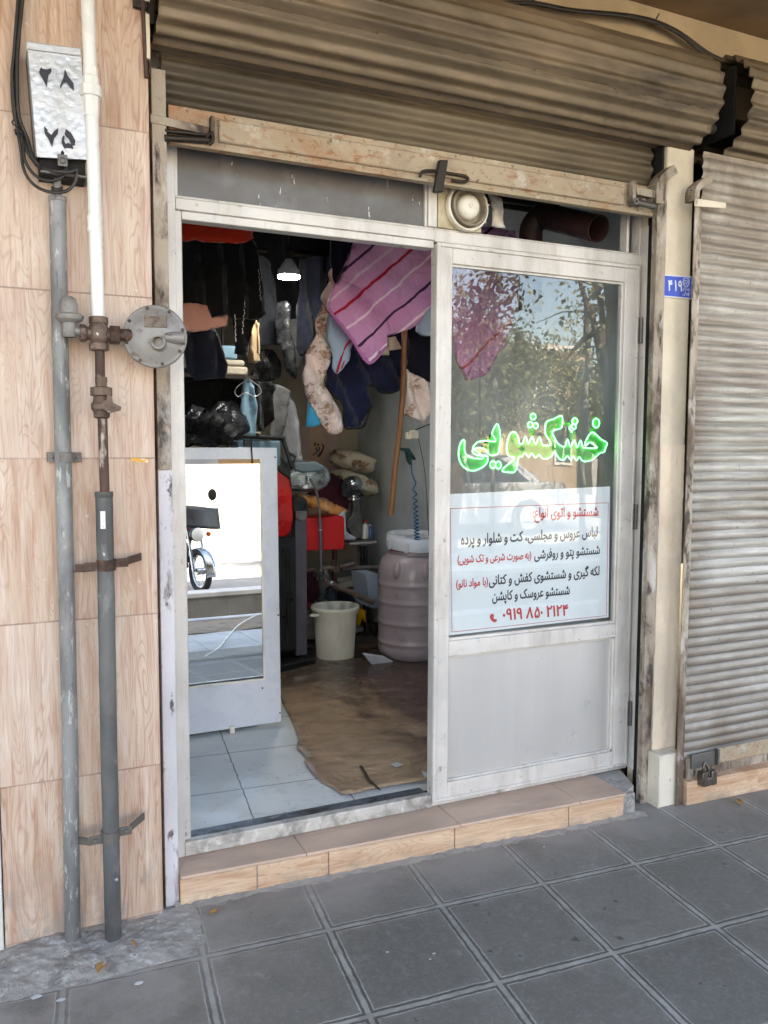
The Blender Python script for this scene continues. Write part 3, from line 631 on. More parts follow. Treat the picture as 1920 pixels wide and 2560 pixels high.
# latch bolts at both ends of the bar
mb = MB(); mb.hexa([at(u, v, y) for y in (-.116, -.106) for u, v in ((376, 284), (523, 318), (521, 343 - 6), (376, 306))]); mb.build('latch_bar', M['flake'], rs, 30, bevel=.002)
mb = MB(); mb.tube([at(412, 345, -.115), at(528, 352, -.115)], .0095, 10); mb.tube([at(412, 327, -.108), at(520, 338, -.108)], .006, 8)
mb.tube(smoothpath([at(518, 343, -.118), at(528, 332, -.128), at(533, 350, -.13), at(522, 362, -.124)], 5), .0055, 8); mb.build('bolt', M['dark'], rs, 50)
mb = MB(); mb.obox(at(530, 322, -.112), (.006, 0, 0), (0, .012, 0), (0, 0, .034)); mb.build('latch_plate', M['flake'], rs, 30, bevel=.002)
mb = MB(); mb.hexa([at(u, v, y) for y in (-.143, -.134) for u, v in ((1592, 466), (1656, 480), (1656, 500), (1592, 486))]); mb.build('latch_bar', M['flake'], rs, 30, bevel=.002)
mb = MB(); mb.obox(at(1581, 480, -.125), (.008, 0, 0), (0, .012, 0), (0, 0, .036)); mb.build('latch_plate', M['flake'], rs, 30, bevel=.002)
mb = MB()
for u, v in ((1586, 505), (1604, 506)):
    c0 = at(u, v, -.128); mb.lathe([(.005, -.012), (.013, -.012), (.013, .02), (.006, .02), (.005, -.012)], c0, (0, 1, 0), 14)
mb.tube([at(1598, 507, -.13), at(1640, 517, -.17)], .012, 10); mb.build('bolt', M['steel'], rs, 50)
# hasp in the middle of the bar
mb = MB(); c0, c1 = at(1107, 401, -.135), at(1094, 482, -.135); d = (c1 - c0) / 2
mb.obox((c0 + c1) / 2, (.017, 0, .002), (0, .009, 0), d); mb.build('hasp', M['dark'], rs, 30, bevel=.004)
mb = MB(); mb.tube(smoothpath([at(u, v, -.118) for u, v in ((1050, 442), (1056, 430), (1080, 427), (1120, 433), (1160, 440), (1170, 448), (1160, 455), (1130, 450))], 4), .0055, 8); mb.build('staple', M['dark'], rs, 60)
# guide rails
for za, zb_, mt_ in ((-.15, 1.19, 'flakew'), (1.192, 2.33, 'flake')):
    mb = MB(); mb.box(-.104, -.064, -.112, -.106, za, zb_); mb.box(-.104, -.099, -.106, .0, za, zb_); mb.box(-.069, -.064, -.106, -.09, za, zb_)
    mb.build('guide_rail', M[mt_], rs, 30, bevel=.001)
mb = MB(); mb.box(-.099, -.058, -.05, .01, -.15, 1.35); mb.build('flaking_strip', M['flakew'], rs, 30)
mb = MB(); mb.box(-.099, -.058, -.05, .01, 1.352, 2.42); mb.build('flaking_strip', M['flake'], rs, 30)
r0, r1 = at(1627, 1000, -.125).x, at(1650, 1000, -.125).x
zr = at(1640, 500, -.125).z
mb = MB(); mb.box(r0, r1, -.132, -.126, -.15, zr); mb.box(r1 - .005, r1, -.126, -.106, -.15, zr); mb.box(r0, r0 + .005, -.126, -.105, -.15, zr)
mb.build('guide_rail', M['flake'], rs, 30, bevel=.001)
def flare(u0, v0, u1, v1, y, m, par, w=.017):
    A_, B_ = at(u0, v0, y), at(u1, v1, y)
    pts = smoothpath([A_, A_ + Vector((.0, -.002, (B_.z - A_.z) * .5)), A_ + Vector(((B_.x - A_.x) * .4, -.012, (B_.z - A_.z) * .8)), B_ + Vector((0, -.03, 0))], 5)
    mb = MB()
    for a, b in zip(pts, pts[1:]):
        d = (b - a); n = Vector((d.z, 0, -d.x)).normalized() * w
        mb.hexa([a - n, a + n, b + n, b - n, a - n + Vector((0, .05, 0)), a + n + Vector((0, .05, 0)), b + n + Vector((0, .05, 0)), b - n + Vector((0, .05, 0))])
    mb.build('rail_flare', m, par, 60)
flare(1649, 508, 1676, 428, -.150, M['flake'], rs)

# roll housings, scalloped in section
def roll(x0, x1, cy, cz, r, lobes, amp, nx, seedv):
    nseg = lobes * 8
    def fn(i, j):
        a = -2 * math.pi * j; x = x0 + (x1 - x0) * i
        rr = r + amp * ((math.cos(lobes * a) * .8 + .2 * math.cos(2 * lobes * a + 1))) + .0022 * mnoise.noise(Vector((x * 2.2, a * 2, seedv))) + .001 * mnoise.noise(Vector((x * 14, a * 6, seedv)))
        return (x, cy + rr * math.cos(a), cz + rr * math.sin(a))
    mb = MB(); mb.grid(fn, nx, nseg); return mb
ro = thing('shutter_roll', (.9, -.118, 2.56), 'fat corrugated roll of grimy beige shutter above the open doorway', 'shutter roll')
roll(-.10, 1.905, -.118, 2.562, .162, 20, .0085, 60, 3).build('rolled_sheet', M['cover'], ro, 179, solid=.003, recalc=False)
# riveted lap seam with torn paint
mb = MB()
for k in range(60):
    x = -.08 + k * .033; a = R(212) + .02 * mnoise.noise(Vector((x * 5, 0, 0))); rr = .1655
    mb.obox((x, -.118 + rr * math.cos(a), 2.562 + rr * math.sin(a)), (.017, 0, 0), Vector((0, -math.sin(a), math.cos(a))) * (.012 + .006 * mnoise.noise(Vector((x * 23, 2, 0)))), Vector((0, math.cos(a), math.sin(a))) * .003)
mb.build('lap_seam', M['cover'], ro, 30)
rn = thing('shutter_roll', (2.8, -.12, 2.56), 'corrugated shutter roll of the neighbouring closed shop with a hollow black end', 'shutter roll')
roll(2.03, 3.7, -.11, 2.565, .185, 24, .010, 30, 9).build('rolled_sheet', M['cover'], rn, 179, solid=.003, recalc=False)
mb = MB(); mb.box(1.94, 2.02, -.05, .0, 2.45, 2.66); mb.box(2.04, 2.05, -.2, .0, 2.45, 2.70); mb.build('end_bearing', M['black'], rn, 0)
mb = MB(); mb.tube([(1.94, -.10, 2.5), (2.06, -.10, 2.5)], .02, 10); mb.tube([at(1818, 248, -.16), at(1822, 290, -.16)], .004, 6); mb.build('axle', M['steel'], rn, 40)
# brackets at the left end of the roll
br = thing('roll_bracket', (-.12, -.1, 2.45), 'dark steel bracket and cream offcuts at the left end of the shutter roll', 'bracket')
mb = MB(); mb.box(-.118, -.098, -.155, .0, 2.43, 2.70); mb.box(-.158, -.118, -.168, -.152, 2.46, 2.72); mb.build('side_plate', M['dark'], br, 30, bevel=.003)
mb = MB(); mb.box(-.131, -.114, -.166, -.153, 2.33, 2.45); mb.box(-.128, -.113, -.172, -.160, 2.48, 2.75); mb.build('packing_strip', M['plaster'], br, 30, bevel=.002)
mb = MB(); mb.tube([(-.142, -.16, 2.70), (-.133, -.165, 2.50), (-.125, -.16, 2.28)], .006, 8); mb.build('rod', M['rustpipe'], br, 60)

# ------------------------------------------------------------------ neighbouring shutter
YN = -.178
n0 = at(1738, 1000, YN).x
ns = thing('roller_shutter', (2.8, -.06, -.05), 'closed grey corrugated shutter of the shop on the right', 'shutter')
corr(n0, 3.75, YN + .008, -.03, 2.374, .0385, .0095, True, 40, 8, .004).build('curtain', M['galv'], ns, 60, recalc=False)
zb0, zb1 = at(1800, 1945, -.07).z, at(1800, 1872, -.07).z
mb = MB(); zr0 = at(1740, 1945, YN).z; zr1 = at(1740, 1890, YN).z; mb.box(n0 + .005, 3.75, YN - .010, YN + .015, zr0, zr1); mb.build('bottom_rail', M['flake'], ns, 30, bevel=.002)
xb = at(1792, 1900, YN - .02).x
zr2 = at(1800, 1908, YN - .02).z; zr3 = at(1800, 1871, YN - .02).z
mb = MB(); mb.box(xb, 3.75, YN - .020, YN - .010, zr2, zr3); BAR = mb
mb = MB(); mb.box(xb - .007, xb + .002, YN - .034, YN - .010, zr2 - .002, zr3 + .002); mb.box(n0 + .025, xb - .012, YN - .022, YN - .010, zr2, zr3 - .004); mb.build('latch_plate', M['steel'], ns, 30, bevel=.002)
for k in range(12): BAR.ball((xb + .05 + k * .13, YN - .021, zr2 + .006 + (zr3 - zr2 - .012) * (k % 2)), (.004, .004, .004), 8, 5)
BAR.build('bottom_bar', M['bar'], ns, 35, bevel=.003)
g0, g1 = at(1720, 1000, YN - .02).x, at(1737, 1000, YN - .02).x
mb = MB(); mb.box(g0, g1, YN - .026, YN - .020, -.15, at(1740, 505, YN - .02).z); mb.build('guide_rail', M['flake'], ns, 30, bevel=.002)
mb = MB(); mb.hexa([at(u, v, y) for y in (YN - .034, YN - .027) for u, v in ((1736, 495), (1815, 507), (1815, 521), (1736, 516))]); mb.build('latch_bar', M['foot'], ns, 30, bevel=.002)
flare(1743, 500, 1764, 452, YN - .026, M['flake'], ns, .012)
# padlock
pc = at(1768, 1942, YN - .055)
pk = thing('padlock', pc, 'square steel padlock on the foot of the closed shutter', 'padlock')
M['lock'] = pm('worn_padlock_steel', C(112, 104, 96), [(C(70, 60, 52), 14, .5, .66, .8)], .35, .8)
mb = MB(); mb.box(pc.x - .038, pc.x - .010, pc.y - .016, pc.y + .016, pc.z - .032, pc.z + .026); mb.box(pc.x + .010, pc.x + .038, pc.y - .016, pc.y + .016, pc.z - .032, pc.z + .026)
mb.box(pc.x - .010, pc.x + .010, pc.y - .016, pc.y + .016, pc.z - .032, pc.z + .002); mb.build('lock_body', M['lock'], pk, 30, bevel=.003)
mb = MB(); mb.tube(smoothpath([pc + Vector((-.02, 0, .02)), pc + Vector((-.022, 0, .045)), pc + Vector((-.01, .008, .056)), pc + Vector((.008, .004, .03)), pc + Vector((.012, 0, .0))], 5), .006, 10); mb.build('shackle', M['lock'], pk, 60)
# neighbour step
s2 = thing('entrance_step', (2.8, -.2, -.15), 'peach tiled step under the closed shutter on the right', 'step')
mb = MB(); x0 = atz(1718, 2015, -.15).x; x1 = 3.75
yf = lambda x: -.218 - .045 * (x - x0)
mb.box(px1 + .004, x0, -.15, -.09, -.15, -.06)
xs = [x0, x0 + .62, x0 + 1.1, x1]
for a, b in zip(xs, xs[1:]): mb.hexa([(a + .001, yf(a), -.150), (a + .001, -.01, -.150), (b - .001, -.01, -.150), (b - .001, yf(b), -.150), (a + .001, yf(a), -.056), (a + .001, -.01, -.056), (b - .001, -.01, -.056), (b - .001, yf(b), -.056)])
mb.build('riser', M['steptile'], s2, 30, bevel=.0015)

# house number plate
M['blue'] = pm('blue_enamel', C(58, 84, 190), [(C(96, 118, 206), 40, .5, .7, .4)], .3); M['white'] = pm('white_enamel', C(224, 228, 240), [], .4, var=.03)
Yk = YP - .008
hp = thing('house_number_plate', at(1695, 717, Yk), 'blue enamel house number plate on the cream pillar', 'sign')
cs = [(1658.5, 686), (1732, 692), (1730, 748), (1656.5, 741)]
def ins(k): cx = sum(c[0] for c in cs) / 4; cy = sum(c[1] for c in cs) / 4; return [(cx + (u - cx) * k[0], cy + (v - cy) * k[1]) for u, v in cs]
mb = MB(); mb.prism([at(u, v, Yk) for u, v in cs], (0, .004, 0)); mb.build('rim', M['white'], hp, 0)
mb = MB(); mb.prism([at(u, v, Yk - .001) for u, v in ins((.93, .90))], (0, .0009, 0)); mb.build('face', M['blue'], hp, 0)
z3 = lambda a, b: (1640 + a * .0663, 670 + b * .0663)
t = lambda a, b: at(*z3(a, b), Yk - .0018)
letter('numeral', '۴', t(452, 850), t(618, 856), .056, M['white'], hp, .025)
letter('numeral', '۱', t(695, 856), t(775, 860), .056, M['white'], hp, .025)
letter('numeral', '۹', t(830, 878), t(985, 884), .058, M['white'], hp, .025)
ec = Vector(t(1138, 530)); er = (Vector(t(1270, 530)) - ec).length
def ringp(r, n=10, ph=0, lob=.07): return [ec + Vector((math.cos(a), 0, math.sin(a) * 1.15)) * er * r * (1 + lob * math.cos(n * a)) for a in [2 * math.pi * k / 60 + ph for k in range(60)]]
mb = MB(); mb.tube(ringp(.92), .0010, 5, closed=True); mb.tube(ringp(.68, 10, 0, -.06), .0007, 5, closed=True); mb.tube(ringp(.34, 5, 0, .2), .0009, 5, closed=True); mb.build('emblem', M['white'], hp, 0)
letter('small_lettering', fa('شهرداری'), t(1000, 800), t(1300, 850), .017, M['white'], hp, .01)
letter('small_lettering', fa('تهران'), t(1000, 1000), t(1290, 1010), .022, M['white'], hp, .01)

# ------------------------------------------------------------------ meter box and its cables
mbx = thing('meter_box', at(145, 260, -.15), 'hammered silver meter box stencilled with black numerals on the tiled wall', 'meter box')
yf = -.235
quad = [(68, 124), (203, 141), (218, 399), (91, 392)]
P = [at(u, v, yf) for u, v in quad]
mb = MB(); n = 18
def fq(i, j, y=0): return P[3].lerp(P[2], i).lerp(P[0].lerp(P[1], i), j) + Vector((0, -.0012 * mnoise.noise(Vector((i * 14, j * 26, 0))) - .0009 * mnoise.noise(Vector((i * 30, j * 50, 4))), 0))
mb.grid(fq, 26, 48)
mb.build('front_cover', M['silver'], mbx, 179)
mb = MB(); B = [Vector((p.x + (.004 if i in (0, 3) else -.004), -.15, p.z + (.012 if i < 2 else 0))) for i, p in enumerate(P)]
Q = [p + Vector((0, .004, 0)) for p in P]
mb.face([Q[0], Q[1], B[1], B[0]]); mb.face([Q[1], Q[2], B[2], B[1]]); mb.face([Q[3], Q[0], B[0], B[3]]); mb.face(Q)
mb.build('case', M['silver'], mbx, 30)
mb = MB(); la, lb = at(66, 122, -.24), at(204, 140, -.24); dv_ = Vector((0, 0, .020)); mb.prism([la, lb, lb - dv_ * .2 + Vector((0, 0, .024)), la + dv_], (0, .03, 0)); mb.build('top_lip', M['silver'], mbx, 30, bevel=.003)
mb = MB(); ed = [at(u, v, -.2365) for u, v in ((66, 126), (69.5, 126), (92.5, 392), (89, 392))]; mb.prism(ed, (0, .08, 0)); mb.build('shade_edge', M['steel'], mbx, 30)  # dark strip drawn as the shadow along the box's left edge
mb = MB(); c0, c1 = at(94, 392, -.23), at(218, 398, -.23)
mb.box(c0.x + .004, c1.x - .004, -.215, -.15, c0.z - .04, c0.z + .01); mb.build('cable_tray', M['black'], mbx, 30)
mb = MB(); mb.box(c0.x + .006, c1.x + .004, -.228, -.15, c0.z - .037, c0.z - .030); mb.build('bottom_lip', M['steel'], mbx, 30, bevel=.002)
e = lambda a, b, y=yf: at(40 + a * .1808, 100 + b * .1808, y)
kx = e(645, 1670, -.24)
mb = MB(); mb.box(kx.x - .012, kx.x + .012, -.241, -.23, kx.z - .014, kx.z + .016); mb.lathe([(0, 0), (.008, 0), (.009, .003), (.005, .006), (0, .006)], kx, (0, -1, 0), 16); mb.build('cover_screw', M['steel'], mbx, 40, bevel=.001)
mb = MB(); mb.prism([e(*q, yf - .0015) for q in ((618, 1620), (620, 1545), (645, 1525), (665, 1550), (668, 1625))], (0, .001, 0)); mb.build('slot', M['black'], mbx, 0)
for pts in (((345, 372), (375, 400), (430, 405), (488, 388), (490, 430), (450, 480), (425, 640), (390, 570), (320, 440)),
            ((678, 400), (720, 500), (798, 600), (798, 690), (740, 630), (690, 560), (640, 610), (612, 665), (612, 620), (655, 520)),
            ((388, 1190), (440, 1240), (430, 1262), (490, 1310), (525, 1260), (585, 1215), (580, 1290), (530, 1350), (500, 1475), (460, 1380), (395, 1275)),
            ((690, 1230), (760, 1280), (820, 1390), (812, 1450), (770, 1450), (740, 1370), (672, 1290)), ((655, 1320), (672, 1325), (668, 1400), (690, 1440), (715, 1418), (760, 1440), (795, 1480), (790, 1495), (720, 1480), (670, 1490), (632, 1420), (636, 1350))):
    mb = MB(); mb.prism([e(*q, yf - .0055) for q in pts], (0, .004, 0)); mb.build('stencil_numeral', M['stencil'], mbx, 0)
wb = thing('cable_bundle', at(40, 100, -.16), 'loose black cables looping down the tiles into the bottom of the meter box', 'cables')
wp = [((50, -30), (42, 90), (32, 190), (38, 290), (60, 340), (72, 382), (105, 422), (150, 438), (163, 428), (165, 416)),
      ((55, -30), (48, 90), (40, 200), (44, 300), (58, 350), (62, 400), (90, 440), (130, 452), (158, 440), (163, 425)),
      ((47, -30), (36, 120), (31, 200), (40, 300), (52, 372), (60, 425), (85, 462), (125, 480), (165, 478), (188, 455), (192, 420)),
      ((60, -30), (45, 120), (43, 210), (48, 290), (68, 345), (84, 395), (108, 420), (140, 428), (170, 430), (190, 425))]
for i, w in enumerate(wp):
    mb = MB(); mb.tube(smoothpath([at(u, v, -.168 - .008 * i - (.05 if k > 6 else .02 if k > 4 else 0)) for k, (u, v) in enumerate(w)], 6), .0042 if i else .006, 8)
    mb.build('cable', M['wire'], wb, 179)
mb = MB()
for v, dv in ((306, 8), (326, 4), (333, 7)): mb.tube([at(42 + 12 * math.cos(t * .7854) + (v - 306) * .3, v + dv * math.sin(t * .7854), -.185 - .012 * math.sin(t * .7854)) for t in range(8)], .002, 6, closed=True)
for v in (468, 474, 479): mb.tube([at(143 + 14 * math.cos(t * .7854), v + 3 * math.sin(t * .7854), -.195 - .02 * math.sin(t * .7854)) for t in range(8)], .002, 6, closed=True)
mb.build('cable_tie', M['wire'], wb, 179)
# overhead cable on the fascia
oc = thing('overhead_cable', at(1560, 60, -.06), 'drooping dark cables strung under the soffit at top right', 'cables')
for off in (0, 5, 11):
    mb = MB(); mb.tube(smoothpath([at(u, v + off * (u - 1230) / 700 * (1.4 if u > 1700 else .5), -.05 - off * .002) for u, v in ((1230, 8), (1330, 8), (1430, 26), (1560, 38), (1636, 54), (1700, 84), (1780, 140), (1860, 168), (1990, 215))], 6), .0085 - off * .0003, 8)
    mb.build('cable', M['wire'], oc, 179)
mb = MB(); mb.tube([at(1225, 10, -.05), at(1300, 8, -.05), at(1340, -4, -.06)], .005, 8); mb.tube([at(1632, 62, -.05), at(1648, 34, -.06)], .003, 6); mb.build('cable_end', M['wire'], oc, 60)

# ------------------------------------------------------------------ conduit under the meter box
YC = -.192
def pp(u, v, y): return at(u, v, y)
cn = thing('conduit_pipe', pp(182, 2345, YC), 'pale grey conduit pipe running from the meter box to the ground', 'pipe')
cpts = [(144, 492), (150, 840), (158, 1140), (167, 1500), (175, 1850), (182, 2350)]
mb = MB(); mb.tube([pp(u, v, YC) for u, v in cpts], .0215, 20); mb.build('tube', M['greypipe'], cn, 50)
mb = MB(); q = pp(144, 492, YC); mb.lathe([(.0235, 0), (.0235, -.012), (.0215, -.014)], q, (0, 0, 1), 20); mb.tube([q, q + Vector((0, -.005, .05))], [.012, .009], 10); mb.build('pipe_mouth', M['greypipe'], cn, 40)
q = pp(163, 1143, YC)
mb = MB(); mb.box(q.x - .045, q.x + .045, -.160, -.150, q.z - .013, q.z + .013); mb.lathe([(.0222, -.013), (.0245, -.013), (.0245, .013), (.0222, .013)], q, (0, 0, 1), 24)
mb.box(q.x - .043, q.x - .022, -.17, -.160, q.z - .013, q.z + .013); mb.box(q.x + .022, q.x + .043, -.17, -.160, q.z - .013, q.z + .013)
for s_ in (-1, 1): mb.lathe([(0, 0), (.006, 0), (.006, .004), (0, .005)], (q.x + s_ * .034, -.17, q.z), (0, -1, 0), 8)
mb.build('clamp', M['steel'], cn, 40, bevel=.001)

# ------------------------------------------------------------------ gas riser
YG = -.235
gp = thing('gas_pipe', pp(284, 2370, YG), 'gas riser with white upper pipe, rusty valve and dark grey lower pipe', 'gas pipe')
mb = MB(); mb.tube([pp(u, v, YG) for u, v in ((218, -40), (228, 250), (237, 520), (246, 800))], .0172, 20); mb.build('upper_tube', M['whitepipe'], gp, 50)
mb = MB(); q = pp(227, 224, YG)
mb.lathe([(.0195, -.07), (.0215, -.045), (.0215, -.02), (.028, -.019), (.028, .008), (.022, .009), (.0215, .03), (.0185, .034), (.0185, .055), (.0175, .056)], q, (0, 0, 1), 8)
mb.build('union_nut', M['whitepipe'], gp, 30, bevel=.001)
q = pp(237, 560, YG)
mb = MB(); mb.lathe([(.0175, -.022), (.0195, -.018), (.0195, -.010), (.0182, -.008), (.0182, .010), (.0195, .012), (.0195, .018), (.0175, .022)], q, (0, 0, 1), 20); mb.build('coupling', M['whitepipe'], gp, 40)
# tee block
q = pp(247, 835, YG)
mb = MB(); mb.lathe([(.019, -.045), (.026, -.043), (.026, -.026), (.022, -.022), (.027, -.012), (.028, .012), (.022, .024), (.025, .028), (.025, .044), (.018, .046)], q, (0, 0, 1), 12)
mb.lathe([(0, -.048), (.024, -.048), (.024, -.034), (.018, -.03), (.018, .03), (.023, .034), (.023, .052), (0, .052)], q, (1, 0, 0), 10); mb.build('tee_block', M['valve'], gp, 35, bevel=.001)
# small relief valve with a bell cap
rl = pp(178, 815, YG)
mb = MB(); mb.lathe([(0, -.01), (.013, -.01), (.013, .075), (0, .075)], (rl.x - .01, rl.y, pp(190, 828, YG).z), (1, 0, 0), 12); mb.lathe([(.014, -.055), (.018, -.05), (.018, -.018), (.03, -.012), (.034, -.008), (.034, -.002)], rl + Vector((-.004, 0, .025)), (0, 0, 1), 20)
mb.lathe([(.036, -.004), (.037, .002), (.033, .005), (.022, .008), (.022, .03), (.017, .046), (.008, .052), (0, .053)], rl + Vector((-.004, 0, .025)), (0, 0, 1), 24)
mb.build('relief_valve', M['regul'], gp, 40)
# regulator
rc = pp(388, 842, -.25)
fx = Vector((-.25, -.97, .02)).normalized()
rg = MB(); rg.lathe([(0, -.03), (.045, -.03), (.055, -.012), (.083, -.009), (.0855, -.003), (.0855, .006), (.082, .010), (.072, .012), (.060, .024), (.034, .030), (0, .032)], rc, fx, 48)
reg = rg.build('regulator', M['regul'], gp, 35)
ux = Vector((0, 0, 1)).cross(fx).normalized(); uz = fx.cross(ux)
mb = MB()
for k in range(8):
    a = k * math.pi / 4 + .25; mb.lathe([(0, 0), (.005, 0), (.005, .005), (0, .006)], rc + (ux * math.cos(a) + uz * math.sin(a)) * .077 + fx * .009, fx, 6)
mb.build('bolt', M['rustpipe'], reg, 40)
mb = MB(); vq = pp(400, 862, -.25) + fx * .02
mb.lathe([(.030, 0), (.022, .014), (.0185, .020), (.0185, .038), (.0145, .038), (.0140, .016), (0, .016)], vq, fx, 24); mb.build('vent_spout', M['regul'], reg, 40)
mb = MB(); sq = pp(415, 848, -.25) + fx * .030; mb.tube([sq, sq + ux * .025, sq + ux * .052], [.014, .017, .017], 14); mb.build('outlet_elbow', M['regul'], reg, 40)
mb = MB(); lq = rc + uz * .038 + fx * .026 + ux * .004; nt_ = (fx * .95 + uz * .3).normalized(); ut = nt_.cross(ux)
mb.obox(lq, ux * .030, ut * .018, nt_ * .004); mb.build('rating_plate', pm('brown_rating_plate', C(138, 122, 108), [(C(96, 82, 72), 60, .5, .6, .8)], .5, .3), reg, 30, bevel=.001)
mb = MB(); mb.tube([pp(262, 838, -.236), pp(330, 838, -.245)], .017, 14); mb.lathe([(.022, -.014), (.025, -.012), (.025, .012), (.022, .014)], pp(287, 838, -.238), (1, 0, 0), 6); mb.build('side_nipple', M['rustpipe'], gp, 40)
# valve and thin pipe
mb = MB(); mb.tube([pp(u, v, YG) for u, v in ((249, 870), (251, 960))], .0128, 14); mb.tube([pp(u, v, YG) for u, v in ((256, 1040), (262, 1232))], .0128, 14); mb.build('thin_tube', M['rustpipe'], gp, 50)
q = pp(253, 965, YG)
mb = MB(); mb.lathe([(.016, .024), (.016, .010), (.015, .008), (.015, -.002), (.0285, -.004), (.0285, -.026), (.016, -.030)], q, (0, 0, 1), 8)
q2 = pp(254, 1015, YG); mb.lathe([(.018, .033), (.02, .03), (.022, .012), (.028, .004), (.028, -.008), (.022, -.016), (.021, -.030), (.016, -.034)], q2, (0, 0, 1), 14)
mb.build('gas_valve', M['valve'], gp, 35, bevel=.001)
mb = MB(); h = q2 + Vector((.012, -.03, .0)); mb.prism([h + Vector((x, 0, z)) for x, z in ((0, .03), (.012, .026), (.014, .008), (.036, -.002), (.034, -.012), (.004, -.02), (-.008, -.012), (-.004, .01))], (0, .006, 0)); mb.lathe([(0, -.004), (.016, -.004), (.015, .012), (0, .014)], h + Vector((0, .006, 0)), (0, 1, 0), 12); mb.build('valve_lever', M['valve'], gp, 40, bevel=.001)
# lower thick pipe
mb = MB(); mb.tube([pp(u, v, YG) for u, v in ((260, 1230), (266, 1500), (272, 1850), (284, 2372))], .0228, 22); mb.build('lower_tube', M['darkpipe'], gp, 50)
q = pp(260, 1232, YG); mb = MB(); mb.lathe([(.0135, .003), (.0245, .003), (.0245, -.010), (.0232, -.012)], q, (0, 0, 1), 22); mb.build('reducer_collar', M['darkpipe'], gp, 40)
q = pp(262, 1298, YG); mb = MB(); mb.grid(lambda i, j: (q.x - .004 + .0238 * math.sin(-.42 + .55 * i) , q.y - .0236 * math.cos(-.42 + .55 * i), q.z - .024 + .048 * j), 6, 1); mb.build('paper_label', M['label'], gp, 60)
def clampg(v, u, tilt, m):
    q = pp(u, v, YG); mb = MB(); mb.lathe([(.0235, -.015), (.0258, -.015), (.0258, .015), (.0235, .015)], q, (0, 0, 1), 24)
    for s_ in (-1, 1):
        mb.obox(q + Vector((s_ * .040, -.002, s_ * tilt * .04)), Vector((.018, 0, 0)), (0, .003, 0), (0, 0, .012))
        mb.obox(q + Vector((s_ * .078, .028, s_ * tilt * .09)), Vector((.024, s_ * .026, tilt * .02)), (0, .0025, 0), (0, 0, .011))
        mb.lathe([(0, 0), (.007, 0), (.007, .005), (0, .006)], q + Vector((s_ * .042, -.007, s_ * tilt * .04)), (0, -1, 0), 6)
    mb.build('pipe_clamp', m, gp, 35, bevel=.001)
clampg(1412, 266, .10, M['rustpipe']); clampg(2088, 276, .14, M['steel'])
# sticker on the tiles
sk_ = [(327, 1144), (373, 1148), (368, 1157), (329, 1153)]
mb = MB(); mb.prism([at(u, v, -.1515) for u, v in sk_], (0, .001, 0)); tag(mb.build('sticker', M['sticker'], None, 0), 'tiny yellow and white sticker stuck on the tiled wall', 'sticker')
# dust drifted against the foot of the step
mb = MB()
def df(i, j):
    x = -.08 + 1.78 * i; y0 = yst(x); w_ = .035 + .03 * mnoise.noise(Vector((x * 9, 0, 0))) + .02 * mnoise.noise(Vector((x * 31, 2, 0)))
    return (x, y0 + .004 - max(.012, w_) * j, -.1545 + .016 * (1 - j) ** 1.4 + .005 * mnoise.noise(Vector((x * 40, j * 3, 5))) + .003 * mnoise.noise(Vector((x * 110, j * 9, 5))))
mb.grid(df, 150, 6); struct(mb.build('ground_dust', pm('drifted_dust', C(146, 138, 130), [(C(110, 104, 98), 20, .5, .7, .6)], .95, 0, .5, 80), None, 60))
# rubble at the pipe feet
mb = MB()
def fr(i, j):
    x = -.62 + .62 * i; y = -.40 + .27 * j
    e = min(1, 5 * (1 - i)) * min(1, 3 * j) ; n = mnoise.noise(Vector((x * 13, y * 13, 0))) * .5 + mnoise.noise(Vector((x * 37, y * 37, 3))) * .35 + mnoise.noise(Vector((x * 80, y * 80, 3))) * .25
    return (x, y, -.153 + (e * (.010 + .016 * max(0, .6 - abs(x + .36) * 2.2) + .014 * n)))
mb.grid(fr, 90, 44); struct(mb.build('ground_rubble', M['cement'], None, 50))
def bits(name, lab, cat, items, mat, grp=None):
    for u, v, s in items:
        q = atz(u, v, -.148); a = random.random() * 6.28; mb = MB()
        mb.grid(lambda i, j: (q.x + s * ((i - .5) * math.cos(a) - (j - .5) * .55 * (1 - (2 * i - 1) ** 2) * math.sin(a)), q.y + s * ((i - .5) * math.sin(a) + (j - .5) * .55 * (1 - (2 * i - 1) ** 2) * math.cos(a)), q.z + .25 * s * abs(j - .5) + .12 * s * math.sin(3 * i)), 6, 4)
        lab_ = lab.pop(0); tag(mb.build(name, mat, None, 60, solid=.0008), lab_, cat, grp)
bits('dry_leaf', ['curled tan leaf on the pavement just right of the gas pipe foot', 'curled tan leaf on the pavement nearest the photo corner below the pipes', 'small brown leaf by the step under the closed shutter', 'pinkish brown leaf lying against the foot of the entrance step'], 'leaf', ((325, 2368, .05), (255, 2422, .05), (1848, 2008, .05), (535, 2283, .035)), M['leaf'], 'fallen leaves on the pavement')
mb = MB()
for u, v, s in ((90, 2492, .018), (152, 2500, .014), (348, 2458, .014), (1085, 2384, .006), (968, 2380, .006), (1075, 2398, .005), (1360, 2117, .006)):
    q = atz(u, v, -.1465); mb.prism([q + Vector((s * (.6 + .4 * random.random()) * math.cos(k * .698), s * .6 * (.6 + .4 * random.random()) * math.sin(k * .698), 0)) for k in range(9)], (0, 0, .0006))
struct(mb.build('pavement_stains', M['paint'], None, 0))
